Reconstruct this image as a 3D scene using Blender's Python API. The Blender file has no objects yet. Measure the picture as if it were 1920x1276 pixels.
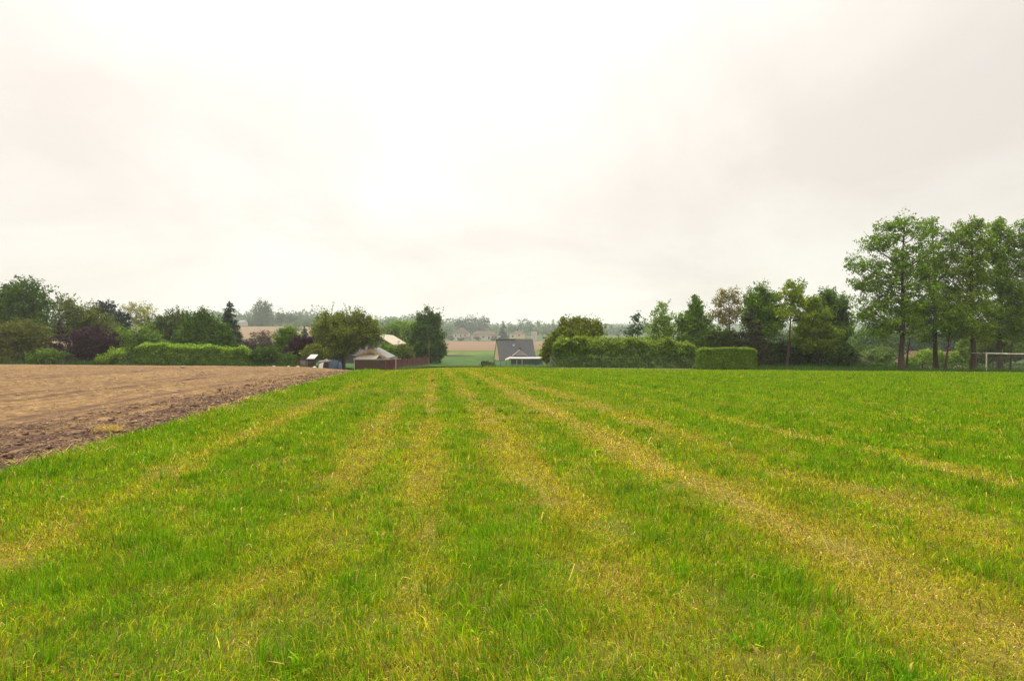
import bpy, math, random
import numpy as np
from mathutils import Vector

rng = np.random.default_rng(7)
random.seed(7)
SC = bpy.context.scene
COL = SC.collection

# ------------------------------------------------------------------ camera
F = 1920 * 20.0 / 36.0          # focal length in photo pixels
EYE = 1.6
HROW = 620.0                    # photo row of the true horizon
TH = math.atan((638 - HROW) / F)
cam = bpy.data.cameras.new("camera")
cam.lens = 20.0
cam.sensor_width = 36.0
cam.clip_start = 0.05
cam.clip_end = 20000
camo = bpy.data.objects.new("camera", cam)
COL.objects.link(camo)
camo.location = (0, 0, EYE)
camo.rotation_euler = (math.pi / 2 - TH, 0, 0)
SC.camera = camo

# ------------------------------------------------------------------ exposure / render
SC.view_settings.view_transform = 'Standard'
SC.view_settings.look = 'None'
SC.view_settings.exposure = 0.0
SC.view_settings.gamma = 1.0
SC.cycles.use_denoising = True
SC.cycles.denoising_prefilter = 'NONE'
SC.cycles.use_adaptive_sampling = False
SC.cycles.sample_clamp_indirect = 6.0
SC.cycles.max_bounces = 8
SC.cycles.diffuse_bounces = 4
SC.cycles.transmission_bounces = 6
SC.cycles.volume_bounces = 2
SC.cycles.transparent_max_bounces = 8

# ------------------------------------------------------------------ sky (overcast: brightest towards the hidden sun and the zenith)
SUN_AZ = math.radians(-8)       # from +Y towards +X
SUN_EL = math.radians(52)
sund = Vector((math.sin(SUN_AZ) * math.cos(SUN_EL), math.cos(SUN_AZ) * math.cos(SUN_EL), math.sin(SUN_EL)))
W = bpy.data.worlds.new("World")
SC.world = W
W.use_nodes = True
nt = W.node_tree
nt.nodes.clear()
def N(t, kind, **kw):
    n = t.nodes.new(kind)
    for k, v in kw.items():
        setattr(n, k, v)
    return n
def math_node(t, op, a, b=None, clamp=False):
    n = t.nodes.new("ShaderNodeMath"); n.operation = op; n.use_clamp = clamp
    for i, v in enumerate((a, b)):
        if v is None: continue
        if hasattr(v, "links"): t.links.new(v, n.inputs[i])
        else: n.inputs[i].default_value = v
    return n.outputs[0]
def mix_col(t, fac, a, b):
    n = t.nodes.new("ShaderNodeMix"); n.data_type = 'RGBA'
    for i, v in ((0, fac), (6, a), (7, b)):
        if hasattr(v, "links"): t.links.new(v, n.inputs[i])
        elif i == 0: n.inputs[i].default_value = v
        else: n.inputs[i].default_value = (*v[:3], 1)
    return n.outputs[2]
def ramp(t, fac, stops):
    n = t.nodes.new("ShaderNodeValToRGB")
    e = n.color_ramp.elements
    while len(e) < len(stops): e.new(0.5)
    for i, (p, c) in enumerate(stops):
        e[i].position = p
        e[i].color = (c, c, c, 1) if not hasattr(c, "__len__") else (*c[:3], 1)
    t.links.new(fac, n.inputs[0])
    return n.outputs[0]
wo = N(nt, "ShaderNodeOutputWorld")
bg = N(nt, "ShaderNodeBackground")
bg.inputs[1].default_value = 0.1
nt.links.new(bg.outputs[0], wo.inputs[0])
sky = N(nt, "ShaderNodeTexSky", sky_type='NISHITA', sun_disc=False)
sky.sun_elevation = SUN_EL
sky.sun_rotation = SUN_AZ
sky.dust_density = 3.0
tc = N(nt, "ShaderNodeTexCoord")
sep = N(nt, "ShaderNodeSeparateXYZ")
nt.links.new(tc.outputs["Generated"], sep.inputs[0])
zz = math_node(nt, 'MAXIMUM', sep.outputs[2], 0.0)
den = math_node(nt, 'ADD', zz, 0.42)
vx = math_node(nt, 'DIVIDE', sep.outputs[0], den)
vy = math_node(nt, 'DIVIDE', sep.outputs[1], den)
comb = N(nt, "ShaderNodeCombineXYZ")
nt.links.new(vx, comb.inputs[0]); nt.links.new(vy, comb.inputs[1])
no = N(nt, "ShaderNodeTexNoise")
no.inputs["Scale"].default_value = 1.35
no.inputs["Detail"].default_value = 6.0
no.inputs["Roughness"].default_value = 0.5
no.inputs["Distortion"].default_value = 0.4
nt.links.new(comb.outputs[0], no.inputs["Vector"])
cl = ramp(nt, no.outputs[0], [(0.36, 0.0), (0.66, 1.0)])
dot = N(nt, "ShaderNodeVectorMath", operation='DOT_PRODUCT')
nt.links.new(tc.outputs["Generated"], dot.inputs[0])
gd = Vector((sund.x - .12, sund.y + .12, sund.z - .1)).normalized()
dot.inputs[1].default_value = gd
glow = math_node(nt, 'POWER', math_node(nt, 'MAXIMUM', dot.outputs["Value"], 0.0), 4.0)
# overcast luminance: dim at the horizon, several times brighter at the zenith, plus a broad glow round the hidden sun
lum = math_node(nt, 'ADD', math_node(nt, 'ADD', math_node(nt, 'MULTIPLY', math_node(nt, 'POWER', zz, 6.0), 9.5), 0.92),
                math_node(nt, 'MULTIPLY', glow, 0.38))
lum = math_node(nt, 'MULTIPLY', lum, math_node(nt, 'ADD', math_node(nt, 'MULTIPLY', cl, 0.18), 0.88))
lum10 = math_node(nt, 'MULTIPLY', lum, 10.0)
warm = mix_col(nt, cl, (1.0, 0.92, 0.838), (1.0, 0.97, 0.875))
vm = N(nt, "ShaderNodeVectorMath", operation='SCALE')
nt.links.new(warm, vm.inputs[0]); nt.links.new(lum10, vm.inputs["Scale"])
fin = mix_col(nt, 0.95, sky.outputs[0], vm.outputs[0])
nt.links.new(fin, bg.inputs[0])

# ------------------------------------------------------------------ sun, veiled by cloud
sl = bpy.data.lights.new("sun", 'SUN')
sl.energy = 1.5
sl.angle = math.radians(35)
sl.color = (1.0, 0.95, 0.86)
so = bpy.data.objects.new("sun", sl)
COL.objects.link(so)
so.rotation_euler = sund.to_track_quat('Z', 'Y').to_euler()

# ================================================================== helpers
def tag(o, label=None, cat=None, group=None, kind=None):
    if label: o["label"] = label
    if cat: o["category"] = cat
    if group: o["group"] = group
    if kind: o["kind"] = kind
    return o
def empty(name, loc, label, cat, group=None):
    o = bpy.data.objects.new(name, None)
    o.empty_display_size = 0.3
    COL.objects.link(o)
    o.location = loc
    return tag(o, label, cat, group)
def mesh_obj(name, verts, faces, mat, parent=None, origin=(0, 0, 0), smooth=False, col=None, col_domain='FACE'):
    """verts (n,3); faces: int array (m,3|4) or list of tuples."""
    verts = np.asarray(verts, dtype=np.float32) - np.asarray(origin, dtype=np.float32)
    me = bpy.data.meshes.new(name)
    if isinstance(faces, np.ndarray):
        m, k = faces.shape
        me.vertices.add(len(verts)); me.vertices.foreach_set("co", verts.ravel())
        me.loops.add(m * k); me.loops.foreach_set("vertex_index", faces.astype(np.int32).ravel())
        me.polygons.add(m)
        me.polygons.foreach_set("loop_start", np.arange(0, m * k, k, dtype=np.int32))
        me.polygons.foreach_set("loop_total", np.full(m, k, dtype=np.int32))
        me.update(calc_edges=True)
    else:
        me.from_pydata([tuple(map(float, v)) for v in verts], [], faces)
        me.update()
    if col is not None:
        a = me.attributes.new("tint", 'FLOAT_COLOR', col_domain)
        c4 = np.ones((len(col), 4), dtype=np.float32); c4[:, :3] = col
        a.data.foreach_set("color", c4.ravel())
    if smooth:
        me.polygons.foreach_set("use_smooth", np.ones(len(me.polygons), dtype=bool))
    if mat: me.materials.append(mat)
    o = bpy.data.objects.new(name, me)
    COL.objects.link(o)
    if parent is not None:
        o.parent = parent
    else:
        o.location = origin
    return o
def at(px, py, Y):
    u = (px - 960) / F; v = -(py - 638) / F
    y = math.cos(TH) + v * math.sin(TH); z = -math.sin(TH) + v * math.cos(TH)
    return np.array([u / y * Y, Y, EYE + z / y * Y])

# value noise -------------------------------------------------------
def _hash(ix, iy, seed):
    h = (ix.astype(np.int64) * 374761393 + iy.astype(np.int64) * 668265263 + seed * 1442695041) & 0xffffffff
    h = ((h ^ (h >> 13)) * 1274126177) & 0xffffffff
    h = h ^ (h >> 16)
    return (h & 0xffff) / 65535.0
def vnoise(x, y, seed=0):
    ix = np.floor(x); iy = np.floor(y)
    fx = x - ix; fy = y - iy
    fx = fx * fx * (3 - 2 * fx); fy = fy * fy * (3 - 2 * fy)
    a = _hash(ix, iy, seed); b = _hash(ix + 1, iy, seed)
    c = _hash(ix, iy + 1, seed); d = _hash(ix + 1, iy + 1, seed)
    return (a * (1 - fx) + b * fx) * (1 - fy) + (c * (1 - fx) + d * fx) * fy
def fbm(x, y, seed=0, oct=4):
    s = 0; a = 0.5; t = 0
    for i in range(oct):
        s = s + a * vnoise(x * 2 ** i, y * 2 ** i, seed + i * 17); t += a; a *= 0.5
    return s / t

# terrain -----------------------------------------------------------
_dd = np.arange(0, 3000, 1.0)
_near = -0.025 * _dd - 0.00025 * _dd ** 2
_tab = np.interp(_dd, [0, 85, 100, 130, 190, 300, 560, 650, 800, 1000, 1400, 3000],
                 [0, -3.93, -4.9, -6.2, -6.9, -9.1, -8.9, -7.9, -5.5, 0, 12, 40])
_k = np.ones(25) / 25
_tabs = np.convolve(np.pad(_tab, 12, mode='edge'), _k, mode='valid')
_w = np.clip((_dd - 72) / 16, 0, 1); _w = _w * _w * (3 - 2 * _w)
_prof = _near * (1 - _w) + _tabs * _w
_prof[_dd < 72] = _near[_dd < 72]
def sstep(a, b, x):
    t = np.clip((x - a) / (b - a), 0, 1)
    return t * t * (3 - 2 * t)
def ground(x, y):
    x = np.asarray(x, dtype=float); y = np.asarray(y, dtype=float)
    z = np.interp(np.clip(y, 0, 2999), _dd, _prof)
    lat = np.where(x > 0, -0.0102 * x, -0.0056 * x)
    z = z + np.clip(lat, -1.0, 0.9) * np.clip(y / 68, 0, 1.2) ** 1.5 * (1 - sstep(110, 200, y))
    z = z + sstep(.20, .36, -x / np.maximum(y, 1)) * sstep(130, 560, y) * 14.5 * (1 - sstep(600, 1100, y) * 0.5)
    z = z + sstep(.1, .5, x / np.maximum(y, 1)) * sstep(100, 600, y) * 5
    z = z - 0.70 * np.exp(-((x / np.maximum(y, 1) * F + 262) / 85.0) ** 2) * sstep(40, 78, y) * (1 - sstep(100, 130, y))
    z = z + (fbm(x * 0.35, y * 0.35, 3, 3) - 0.5) * 0.10 * np.clip(y / 6, 0.2, 1)
    return z
def gz(x, y): return float(ground(np.array([x]), np.array([y]))[0])

# ================================================================== materials
def new_mat(name):
    m = bpy.data.materials.new(name); m.use_nodes = True
    return m, m.node_tree, m.node_tree.nodes["Principled BSDF"]
def noise(t, scale, detail=4, rough=0.6, vec=None, dist=0.0):
    n = t.nodes.new("ShaderNodeTexNoise")
    n.inputs["Scale"].default_value = scale; n.inputs["Detail"].default_value = detail
    n.inputs["Roughness"].default_value = rough; n.inputs["Distortion"].default_value = dist
    if vec is not None: t.links.new(vec, n.inputs["Vector"])
    return n.outputs[0]
def geo_pos(t): return t.nodes.new("ShaderNodeNewGeometry").outputs["Position"]
def leaf_mat(name, transl=0.35, rough=0.55, spec=0.25):
    m, t, p = new_mat(name)
    a = t.nodes.new("ShaderNodeAttribute"); a.attribute_name = "tint"
    nz = noise(t, 3.0, 3, vec=geo_pos(t))
    f = ramp(t, nz, [(0.3, 0.82), (0.7, 1.15)])
    mul = t.nodes.new("ShaderNodeMix"); mul.data_type = 'RGBA'; mul.blend_type = 'MULTIPLY'
    mul.inputs[0].default_value = 1.0
    t.links.new(a.outputs["Color"], mul.inputs[6]); t.links.new(f, mul.inputs[7])
    t.links.new(mul.outputs[2], p.inputs["Base Color"])
    p.inputs["Roughness"].default_value = rough
    p.inputs["Specular IOR Level"].default_value = spec
    tr = t.nodes.new("ShaderNodeBsdfTranslucent")
    t.links.new(mul.outputs[2], tr.inputs[0])
    mx = t.nodes.new("ShaderNodeMixShader"); mx.inputs[0].default_value = transl
    t.links.new(p.outputs[0], mx.inputs[1]); t.links.new(tr.outputs[0], mx.inputs[2])
    t.links.new(mx.outputs[0], t.nodes["Material Output"].inputs[0])
    return m
LEAF = leaf_mat("foliage", 0.38, 0.7, 0.06)
BLADE = leaf_mat("grass_blade", 0.4, 0.65, 0.04)
def rough_mat(name, c1, c2, scale=3.0, rough=0.85, stretch=None, bump=0.0, spec=0.15):
    m, t, p = new_mat(name)
    vec = t.nodes.new("ShaderNodeTexCoord").outputs["Object"]
    if stretch:
        mp = t.nodes.new("ShaderNodeMapping"); mp.inputs["Scale"].default_value = stretch
        t.links.new(vec, mp.inputs[0]); vec = mp.outputs[0]
    nz = noise(t, scale, 5, 0.65, vec)
    f = ramp(t, nz, [(0.3, 0.0), (0.7, 1.0)])
    t.links.new(mix_col(t, f, c1, c2), p.inputs["Base Color"])
    p.inputs["Roughness"].default_value = rough
    p.inputs["Specular IOR Level"].default_value = spec
    if bump:
        b = t.nodes.new("ShaderNodeBump"); b.inputs["Strength"].default_value = bump
        b.inputs["Distance"].default_value = 0.05
        t.links.new(nz, b.inputs["Height"]); t.links.new(b.outputs[0], p.inputs["Normal"])
    return m
BARK = rough_mat("bark", (0.035, 0.022, 0.017), (0.08, 0.054, 0.04), 4, 0.95, (6, 6, 0.8), 0.6)
BARKG = rough_mat("bark_grey", (0.07, 0.055, 0.045), (0.16, 0.125, 0.1), 4, 0.95, (6, 6, 0.8), 0.6)
PLANK = rough_mat("brown_planks", (0.05, 0.026, 0.02), (0.095, 0.052, 0.038), 2.5, 0.85, (0.5, 0.5, 9), 0.3)
REDPLANK = rough_mat("red_brown_planks", (0.065, 0.020, 0.020), (0.115, 0.036, 0.034), 2.5, 0.85, (9, 9, 0.6), 0.3)
TIN = rough_mat("weathered_sheeting", (0.24, 0.205, 0.15), (0.38, 0.34, 0.27), 1.5, 0.7, (6, 0.7, 0.7), 0.1)
BEIGE = rough_mat("beige_boards", (0.34, 0.23, 0.12), (0.48, 0.34, 0.2), 3, 0.8)
GREYROOF = rough_mat("grey_roofing", (0.125, 0.125, 0.118), (0.18, 0.18, 0.168), 2, 0.8)
GREYWALL = rough_mat("grey_wall", (0.30, 0.29, 0.29), (0.42, 0.4, 0.39), 2, 0.8)
WHITE = rough_mat("white_paint", (0.33, 0.32, 0.295), (0.46, 0.45, 0.41), 4, 0.5)
GOALWHITE = rough_mat("worn_white_paint", (0.34, 0.26, 0.19), (0.78, 0.74, 0.66), 2.2, 0.5, (1, 1, 3))
SLATE = rough_mat("slate_roof", (0.036, 0.036, 0.039), (0.064, 0.063, 0.064), 1.2, 0.7, (1, 1, 3), 0.3)
DARKROOF = rough_mat("dark_tile_roof", (0.05, 0.045, 0.048), (0.085, 0.075, 0.075), 1.2, 0.8, None, 0.3)
CREAM = rough_mat("cream_render", (0.44, 0.34, 0.2), (0.56, 0.45, 0.29), 1.5, 0.85)
PALEWALL = rough_mat("pale_render", (0.36, 0.33, 0.28), (0.46, 0.42, 0.36), 1.0, 0.85)
BROWNROOF = rough_mat("brown_tile_roof", (0.075, 0.055, 0.043), (0.11, 0.082, 0.064), 1.0, 0.85)
REDROOF = rough_mat("red_tile_roof", (0.075, 0.030, 0.022), (0.115, 0.045, 0.032), 1.2, 0.85, None, 0.2)
BLUEWALL = rough_mat("blue_black_cladding", (0.022, 0.026, 0.05), (0.035, 0.042, 0.075), 1.5, 0.7)
GREENMETAL = rough_mat("green_metal", (0.02, 0.06, 0.04), (0.035, 0.09, 0.06), 3, 0.5)
GREYWOOD = rough_mat("grey_wood", (0.13, 0.105, 0.085), (0.24, 0.2, 0.165), 3, 0.9, (6, 6, 0.8), 0.3)
DARKWOOD = rough_mat("dark_wood", (0.035, 0.026, 0.022), (0.07, 0.05, 0.042), 3, 0.9)
BLUEPLASTIC = rough_mat("blue_plastic", (0.05, 0.09, 0.17), (0.08, 0.13, 0.23), 3, 0.45)
WIRE = rough_mat("wire", (0.12, 0.12, 0.12), (0.2, 0.2, 0.2), 3, 0.5)
GLASSD = rough_mat("window_glass", (0.02, 0.022, 0.026), (0.04, 0.045, 0.05), 1, 0.12, spec=0.6)
STONE = rough_mat("pale_stone", (0.3, 0.26, 0.21), (0.48, 0.43, 0.36), 4, 0.9, None, 0.4)

# ================================================================== the mown meadow's stripes
ST = 0.14                                      # stripes drift left by this per metre of depth
def ucoord(x, y): return x + ST * y
EDGE = -5.55                                   # soil edge in stripe coordinate
def soil_edge(y): return EDGE + 0.35 * (fbm(y * 0.5, y * 0 + 3.3, 5, 3) - 0.5) - 0.012 * np.clip(y - 20, 0, 60) + 0.68 * np.exp(-np.clip(y, 0, 99) / 12)
def dryness(x, y):
    u = ucoord(x, y) + 0.16 * (fbm(x * 0.7, y * 0.16, 11, 3) - 0.5)
    uu = u - 0.55 * np.exp(-y / 4.5) * sstep(1, 3, u)
    D = 0
    for c, w, s in ((-3.25, .30, .75), (-1.05, .30, .65), (-.08, .26, .95), (1.25, .36, .95), (2.95, .46, 1.1),
                    (4.35, .45, .85), (6.6, .30, .7), (8.3, .3, .5), (10.2, .35, .45), (12.6, .4, .42), (15.4, .4, .42),
                    (18.5, .5, .4), (22, .5, .4), (27, .6, .4), (33, .6, .4)):
        D = D + s * np.exp(-((uu - c) / w) ** 2)
    patch = sstep(0.34, 0.66, fbm(x * 1.1, y * 0.7, 21, 4))
    fine = sstep(0.36, 0.64, fbm(x * 3.4, y * 3.0, 41, 3))
    D = D * (0.50 + 0.52 * patch) + 0.20 * patch * sstep(8, 4.5, u) * sstep(-5, -3.8, u)
    D = D + 0.26 * (fine - 0.5) + 0.07 + 0.08 * sstep(9, 6, u)
    D = D * (1 - 0.12 * sstep(22, 60, y)) + 0.12 * sstep(22, 60, y)
    D = D * sstep(-5.5, -4.3, u)
    return np.clip(D, 0, 1)
def straw(x, y):
    u = ucoord(x, y); uu = u - 0.55 * np.exp(-y / 4.5)
    s = 0.8 * np.exp(-((uu - 2.95) / .20) ** 2) + 0.7 * np.exp(-((u - 6.6) / .16) ** 2) * sstep(14, 9, y)
    return np.clip(s * (0.25 + 1.2 * fbm(x * 1.1, y * 0.6, 51, 3)), 0, 1)

# ================================================================== ground sheets
def grid_sheet(name, xs, ys, zf, mat, smooth=True, keep=None, label=None):
    X, Y = np.meshgrid(xs, ys)
    Z = zf(X, Y)
    v = np.stack([X, Y, Z], -1).reshape(-1, 3)
    nx, ny = len(xs), len(ys)
    i = np.arange(nx - 1)[None, :] + (np.arange(ny - 1) * nx)[:, None]
    f = np.stack([i, i + 1, i + nx + 1, i + nx], -1).reshape(-1, 4)
    if keep is not None:
        cx = v[f].mean(1)
        f = f[keep(cx[:, 0], cx[:, 1])]
        used = np.unique(f); rm = np.zeros(len(v), dtype=np.int64); rm[used] = np.arange(len(used))
        v = v[used]; f = rm[f]
    o = mesh_obj(name, v, f, mat, smooth=smooth)
    o["kind"] = "structure"
    if label: o["label"] = label
    return o
def sheet_mat(name, c1, c2, c3, s1, s2, stretch=None, rough=0.95, bump=0.0):
    m, t, p = new_mat(name)
    pos = geo_pos(t)
    if stretch:
        mp = t.nodes.new("ShaderNodeMapping"); mp.inputs["Scale"].default_value = stretch
        t.links.new(pos, mp.inputs[0]); pos = mp.outputs[0]
    a = ramp(t, noise(t, s1, 5, 0.6, pos), [(0.35, 0.0), (0.65, 1.0)])
    b = noise(t, s2, 6, 0.7, pos)
    bb = ramp(t, b, [(0.42, 0.0), (0.66, 1.0)])
    c = mix_col(t, bb, mix_col(t, a, c1, c2), c3)
    t.links.new(c, p.inputs["Base Color"])
    p.inputs["Roughness"].default_value = rough
    p.inputs["Specular IOR Level"].default_value = 0.1
    if bump:
        bn = t.nodes.new("ShaderNodeBump"); bn.inputs["Strength"].default_value = bump
        bn.inputs["Distance"].default_value = 0.04
        t.links.new(b, bn.inputs["Height"]); t.links.new(bn.outputs[0], p.inputs["Normal"])
    return m
def gspace(a, b, s0, g):
    out = [a]; s = s0
    while out[-1] < b:
        out.append(out[-1] + s); s *= g
    return np.array(out)
xp = gspace(0, 2200, 3, 1.05)
xs = np.concatenate([-xp[::-1][:-1], xp])
ys = np.concatenate([[-60, -40, -25, -12, -5], gspace(0, 2400, 3, 1.025)])
ROUGHG = sheet_mat("rough_grass", (0.024, 0.048, 0.010), (0.036, 0.062, 0.012), (0.045, 0.055, 0.018), 0.05, 0.6)
def base_z(X, Y):
    return ground(X, Y) - 0.30 * (1 - sstep(95, 120, Y)) * (1 - sstep(90, 120, np.abs(X)))
grid_sheet("ground", xs, ys, base_z, ROUGHG)

# meadow sheet (thatch and soil between the blades)
m, t, p = new_mat("meadow_thatch")
pos = geo_pos(t)
n1 = ramp(t, noise(t, 1.3, 5, 0.6, pos), [(0.35, 0.0), (0.65, 1.0)])
n2 = ramp(t, noise(t, 14.0, 5, 0.7, pos), [(0.4, 0.0), (0.68, 1.0)])
at_ = t.nodes.new("ShaderNodeAttribute"); at_.attribute_name = "tint"
n3 = ramp(t, noise(t, 60.0, 4, 0.7, pos), [(0.35, 0.0), (0.65, 1.0)])
soilc = mix_col(t, n3, mix_col(t, n1, (0.035, 0.022, 0.010), (0.055, 0.042, 0.014)), mix_col(t, n1, (0.075, 0.056, 0.016), (0.115, 0.085, 0.025)))
c = mix_col(t, math_node(t, 'ADD', math_node(t, 'MULTIPLY', n2, 0.3), 0.6), at_.outputs["Color"], soilc)
t.links.new(c, p.inputs["Base Color"]); p.inputs["Roughness"].default_value = 0.95
p.inputs["Specular IOR Level"].default_value = 0.1
THATCH = m
G_GREEN = np.array([0.128, 0.272, 0.004]); G_DARK = np.array([0.064, 0.162, 0.005])
G_YELL = np.array([0.39, 0.345, 0.014]); G_STRAW = np.array([0.54, 0.39, 0.10]); G_MID = np.array([0.235, 0.345, 0.004])
G_BROWN = np.array([0.20, 0.105, 0.03])
us = np.arange(-6.2, 100, 0.22)
us = np.concatenate([np.arange(-6.4, 9, 0.12), gspace(9, 110, 0.2, 1.03)])
ysm = np.concatenate([[-6, -3], gspace(-1, 90, 0.12, 1.011)])
U, Y = np.meshgrid(us, ysm)
U = np.maximum(U, soil_edge(Y) - 0.02)
X = U - ST * Y
Z = ground(X, Y) + 0.03 * (fbm(X * 2.2, Y * 2.2, 61, 3) - 0.5)
v = np.stack([X, Y, Z], -1).reshape(-1, 3)
nx, ny = len(us), len(ysm)
i = np.arange(nx - 1)[None, :] + (np.arange(ny - 1) * nx)[:, None]
f = np.stack([i, i + 1, i + nx + 1, i + nx], -1).reshape(-1, 4)
cen = v[f].mean(1)
def in_meadow(x, y):
    far = np.where(x < -16, 80.0, np.where(x < 3, 90.0, 86.0))
    return (y < far) & (ucoord(x, y) > soil_edge(y) - 0.01)
f = f[in_meadow(cen[:, 0], cen[:, 1]) | (cen[:, 1] < 0)]
dv = dryness(v[:, 0], v[:, 1])[:, None]
gcol = (G_GREEN * (1 - dv) + G_YELL * dv) * 0.6
mo = mesh_obj("meadow", v, f, THATCH, smooth=True, col=gcol, col_domain='POINT')
mo["kind"] = "structure"

# ------------------------------------------------------------------ blades
def blade_mesh(name, x, y, z, h, w, lean, ldir, col, three, mat=BLADE):
    n = len(x)
    fa = rng.uniform(0, 2 * np.pi, n)
    wx, wy = np.cos(fa) * w * 0.5, np.sin(fa) * w * 0.5
    lx, ly = np.cos(ldir), np.sin(ldir)
    base = np.stack([x, y, z - 0.01], -1)
    horiz = np.sin(lean); vert = np.cos(lean)
    tip = base + np.stack([lx * horiz * h, ly * horiz * h, vert * h], -1)
    side = np.stack([wx, wy, np.zeros(n)], -1)
    out_v, out_f, out_c = [], [], []
    k = three
    off = 0
    if k.any():
        b, s, tp = base[k], side[k], tip[k]
        lm = lean[k] * 0.45
        mid = b + np.stack([lx[k] * np.sin(lm) * h[k] * .55, ly[k] * np.sin(lm) * h[k] * .55, np.cos(lm) * h[k] * .55], -1)
        vv = np.stack([b - s, b + s, mid + s * .8, mid - s * .8, tp], 1).reshape(-1, 3)
        q = np.arange(len(b)) * 5
        ff = np.stack([np.stack([q, q + 1, q + 2], -1), np.stack([q, q + 2, q + 3], -1), np.stack([q + 3, q + 2, q + 4], -1)], 1).reshape(-1, 3)
        out_v.append(vv); out_f.append(ff); out_c.append(np.repeat(col[k], 3, 0)); off = len(vv)
    k = ~three
    if k.any():
        b, s, tp = base[k], side[k], tip[k]
        vv = np.stack([b - s, b + s, tp], 1).reshape(-1, 3)
        q = np.arange(len(b)) * 3 + off
        out_v.append(vv); out_f.append(np.stack([q, q + 1, q + 2], -1)); out_c.append(col[k])
    return mesh_obj(name, np.concatenate(out_v), np.concatenate(out_f), mat, col=np.concatenate(out_c))
def scatter_band(d0, d1, dens, marg=2.5):
    half = 0.97 * d1 + marg
    n = rng.poisson(dens * (d1 - d0) * 2 * half)
    x = rng.uniform(-half, half, n); y = rng.uniform(d0, d1, n)
    k = np.abs(x) < 0.97 * y + marg
    return x[k], y[k]
bx, by = [], []
d = 1.6
while d < 88:
    d1 = d * 1.12
    dm = (d + d1) / 2
    dens = 12500 * min(1, (4 / dm)) ** 1.6
    x, y = scatter_band(d, d1, dens)
    bx.append(x); by.append(y); d = d1
x = np.concatenate(bx); y = np.concatenate(by)
k = in_meadow(x, y) & ~((y > 64) & (x > 12))
k |= (y > 64) & (y < 80) & (x > 12) & in_meadow(x, y)
x, y = x[k], y[k]
n = len(x)
D = dryness(x, y); S = straw(x, y)
edge_l = sstep(-4.6, -5.4, ucoord(x, y))
bare = sstep(0.56, 0.68, fbm(x * 4.3 + 5, y * 4.3, 81, 3)) * (0.35 + 0.65 * D)
k = rng.uniform(0, 1, n) > bare * 0.55 * sstep(30, 8, y)
x, y, D, S, edge_l = (a[k] for a in (x, y, D, S, edge_l))
n = len(x)
hh = (0.060 * (1 - D) + 0.038 * D) * np.exp(rng.normal(0, 0.35, n)) * (1 + 0.9 * edge_l) * (0.7 + 0.6 * fbm(x * 3.1, y * 3.1, 71, 2))
ww = np.maximum(0.0042, 0.0012 * y) * rng.uniform(0.6, 1.35, n)
hh = np.maximum(hh, 0.018) * (1 + np.clip(y - 10, 0, 60) * 0.008)
lean = np.clip(rng.normal(0.6, 0.35, n) + 0.25 * D, 0.05, 1.45)
ldir = fbm(x * 1.3, y * 1.3, 91, 2) * 9 + rng.normal(0, 1.6, n)
def blade_cols(D, S, n):
    r = rng.uniform(0, 1, n)
    py = np.clip(D, 0.02, 1)
    c = np.where((r < py * 0.66)[:, None], G_YELL, np.where((r < py * 0.9 + 0.22)[:, None], G_MID, G_GREEN))
    c = np.where(((r > .72) & (rng.uniform(0, 1, n) < .4))[:, None], G_DARK, c)
    c = np.where((rng.uniform(0, 1, n) < 0.15 * D + 0.03)[:, None], G_BROWN, c)
    st = rng.uniform(0, 1, n) < (0.05 * D + 0.36 * S + 0.012)
    c = np.where(st[:, None], G_STRAW, c)
    return c * np.exp(rng.normal(0, 0.30, n))[:, None], st
col, st = blade_cols(D, S, n)
lean = np.where(st, rng.uniform(0.9, 1.5, n), lean)
# tufts of longer, fresher grass standing out of the stubble
tx, ty = [], []
d = 1.6
while d < 40:
    d1 = d * 1.12
    a_, b_ = scatter_band(d, d1, 38 * min(1, 6 / d) ** 1.1); tx.append(a_); ty.append(b_); d = d1
tx = np.concatenate(tx); ty = np.concatenate(ty)
tD = dryness(tx, ty)
pt = (1 - tD) ** 1.6 * sstep(0.38, 0.62, fbm(tx * 1.7, ty * 1.2, 171, 3))
k = (rng.uniform(0, 1, len(tx)) < pt) & in_meadow(tx, ty)
tx, ty, tD = tx[k], ty[k], tD[k]
nb = rng.integers(10, 38, len(tx))
ti = np.repeat(np.arange(len(tx)), nb); m_ = len(ti)
tr_ = np.abs(rng.normal(0, .035, m_)) * (1 + ty[ti] * .06); ta = rng.uniform(0, 6.283, m_)
X2 = tx[ti] + np.cos(ta) * tr_; Y2 = ty[ti] + np.sin(ta) * tr_
th_ = (0.085 + .075 * rng.uniform(0, 1, len(tx)) ** 2)
H2 = th_[ti] * np.exp(rng.normal(0, .28, m_))
W2 = np.maximum(.0058, .0012 * Y2) * rng.uniform(.6, 1.3, m_)
broad = (rng.uniform(0, 1, len(tx)) < .10)[ti]          # broad leaved weeds among the tufts
W2 = np.where(broad, W2 * 3.2, W2); H2 = np.where(broad, H2 * .7, H2)
L2 = np.clip(rng.normal(.45, .3, m_) + broad * .5, .05, 1.4)
tone = rng.uniform(0, 1, len(tx))[ti]
C2 = np.where((tone < .45)[:, None], G_GREEN, np.where((tone < .75)[:, None], G_DARK * 1.15, G_MID * .9)) * np.exp(rng.normal(0, .26, m_))[:, None]
C2 = np.where((rng.uniform(0, 1, m_) < .05)[:, None], G_STRAW * .9, C2)
x = np.concatenate([x, X2]); y = np.concatenate([y, Y2]); hh = np.concatenate([hh, H2]); ww = np.concatenate([ww, W2])
lean = np.concatenate([lean, L2]); ldir = np.concatenate([ldir, ta + rng.normal(0, .5, m_)]); col = np.concatenate([col, C2])
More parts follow.
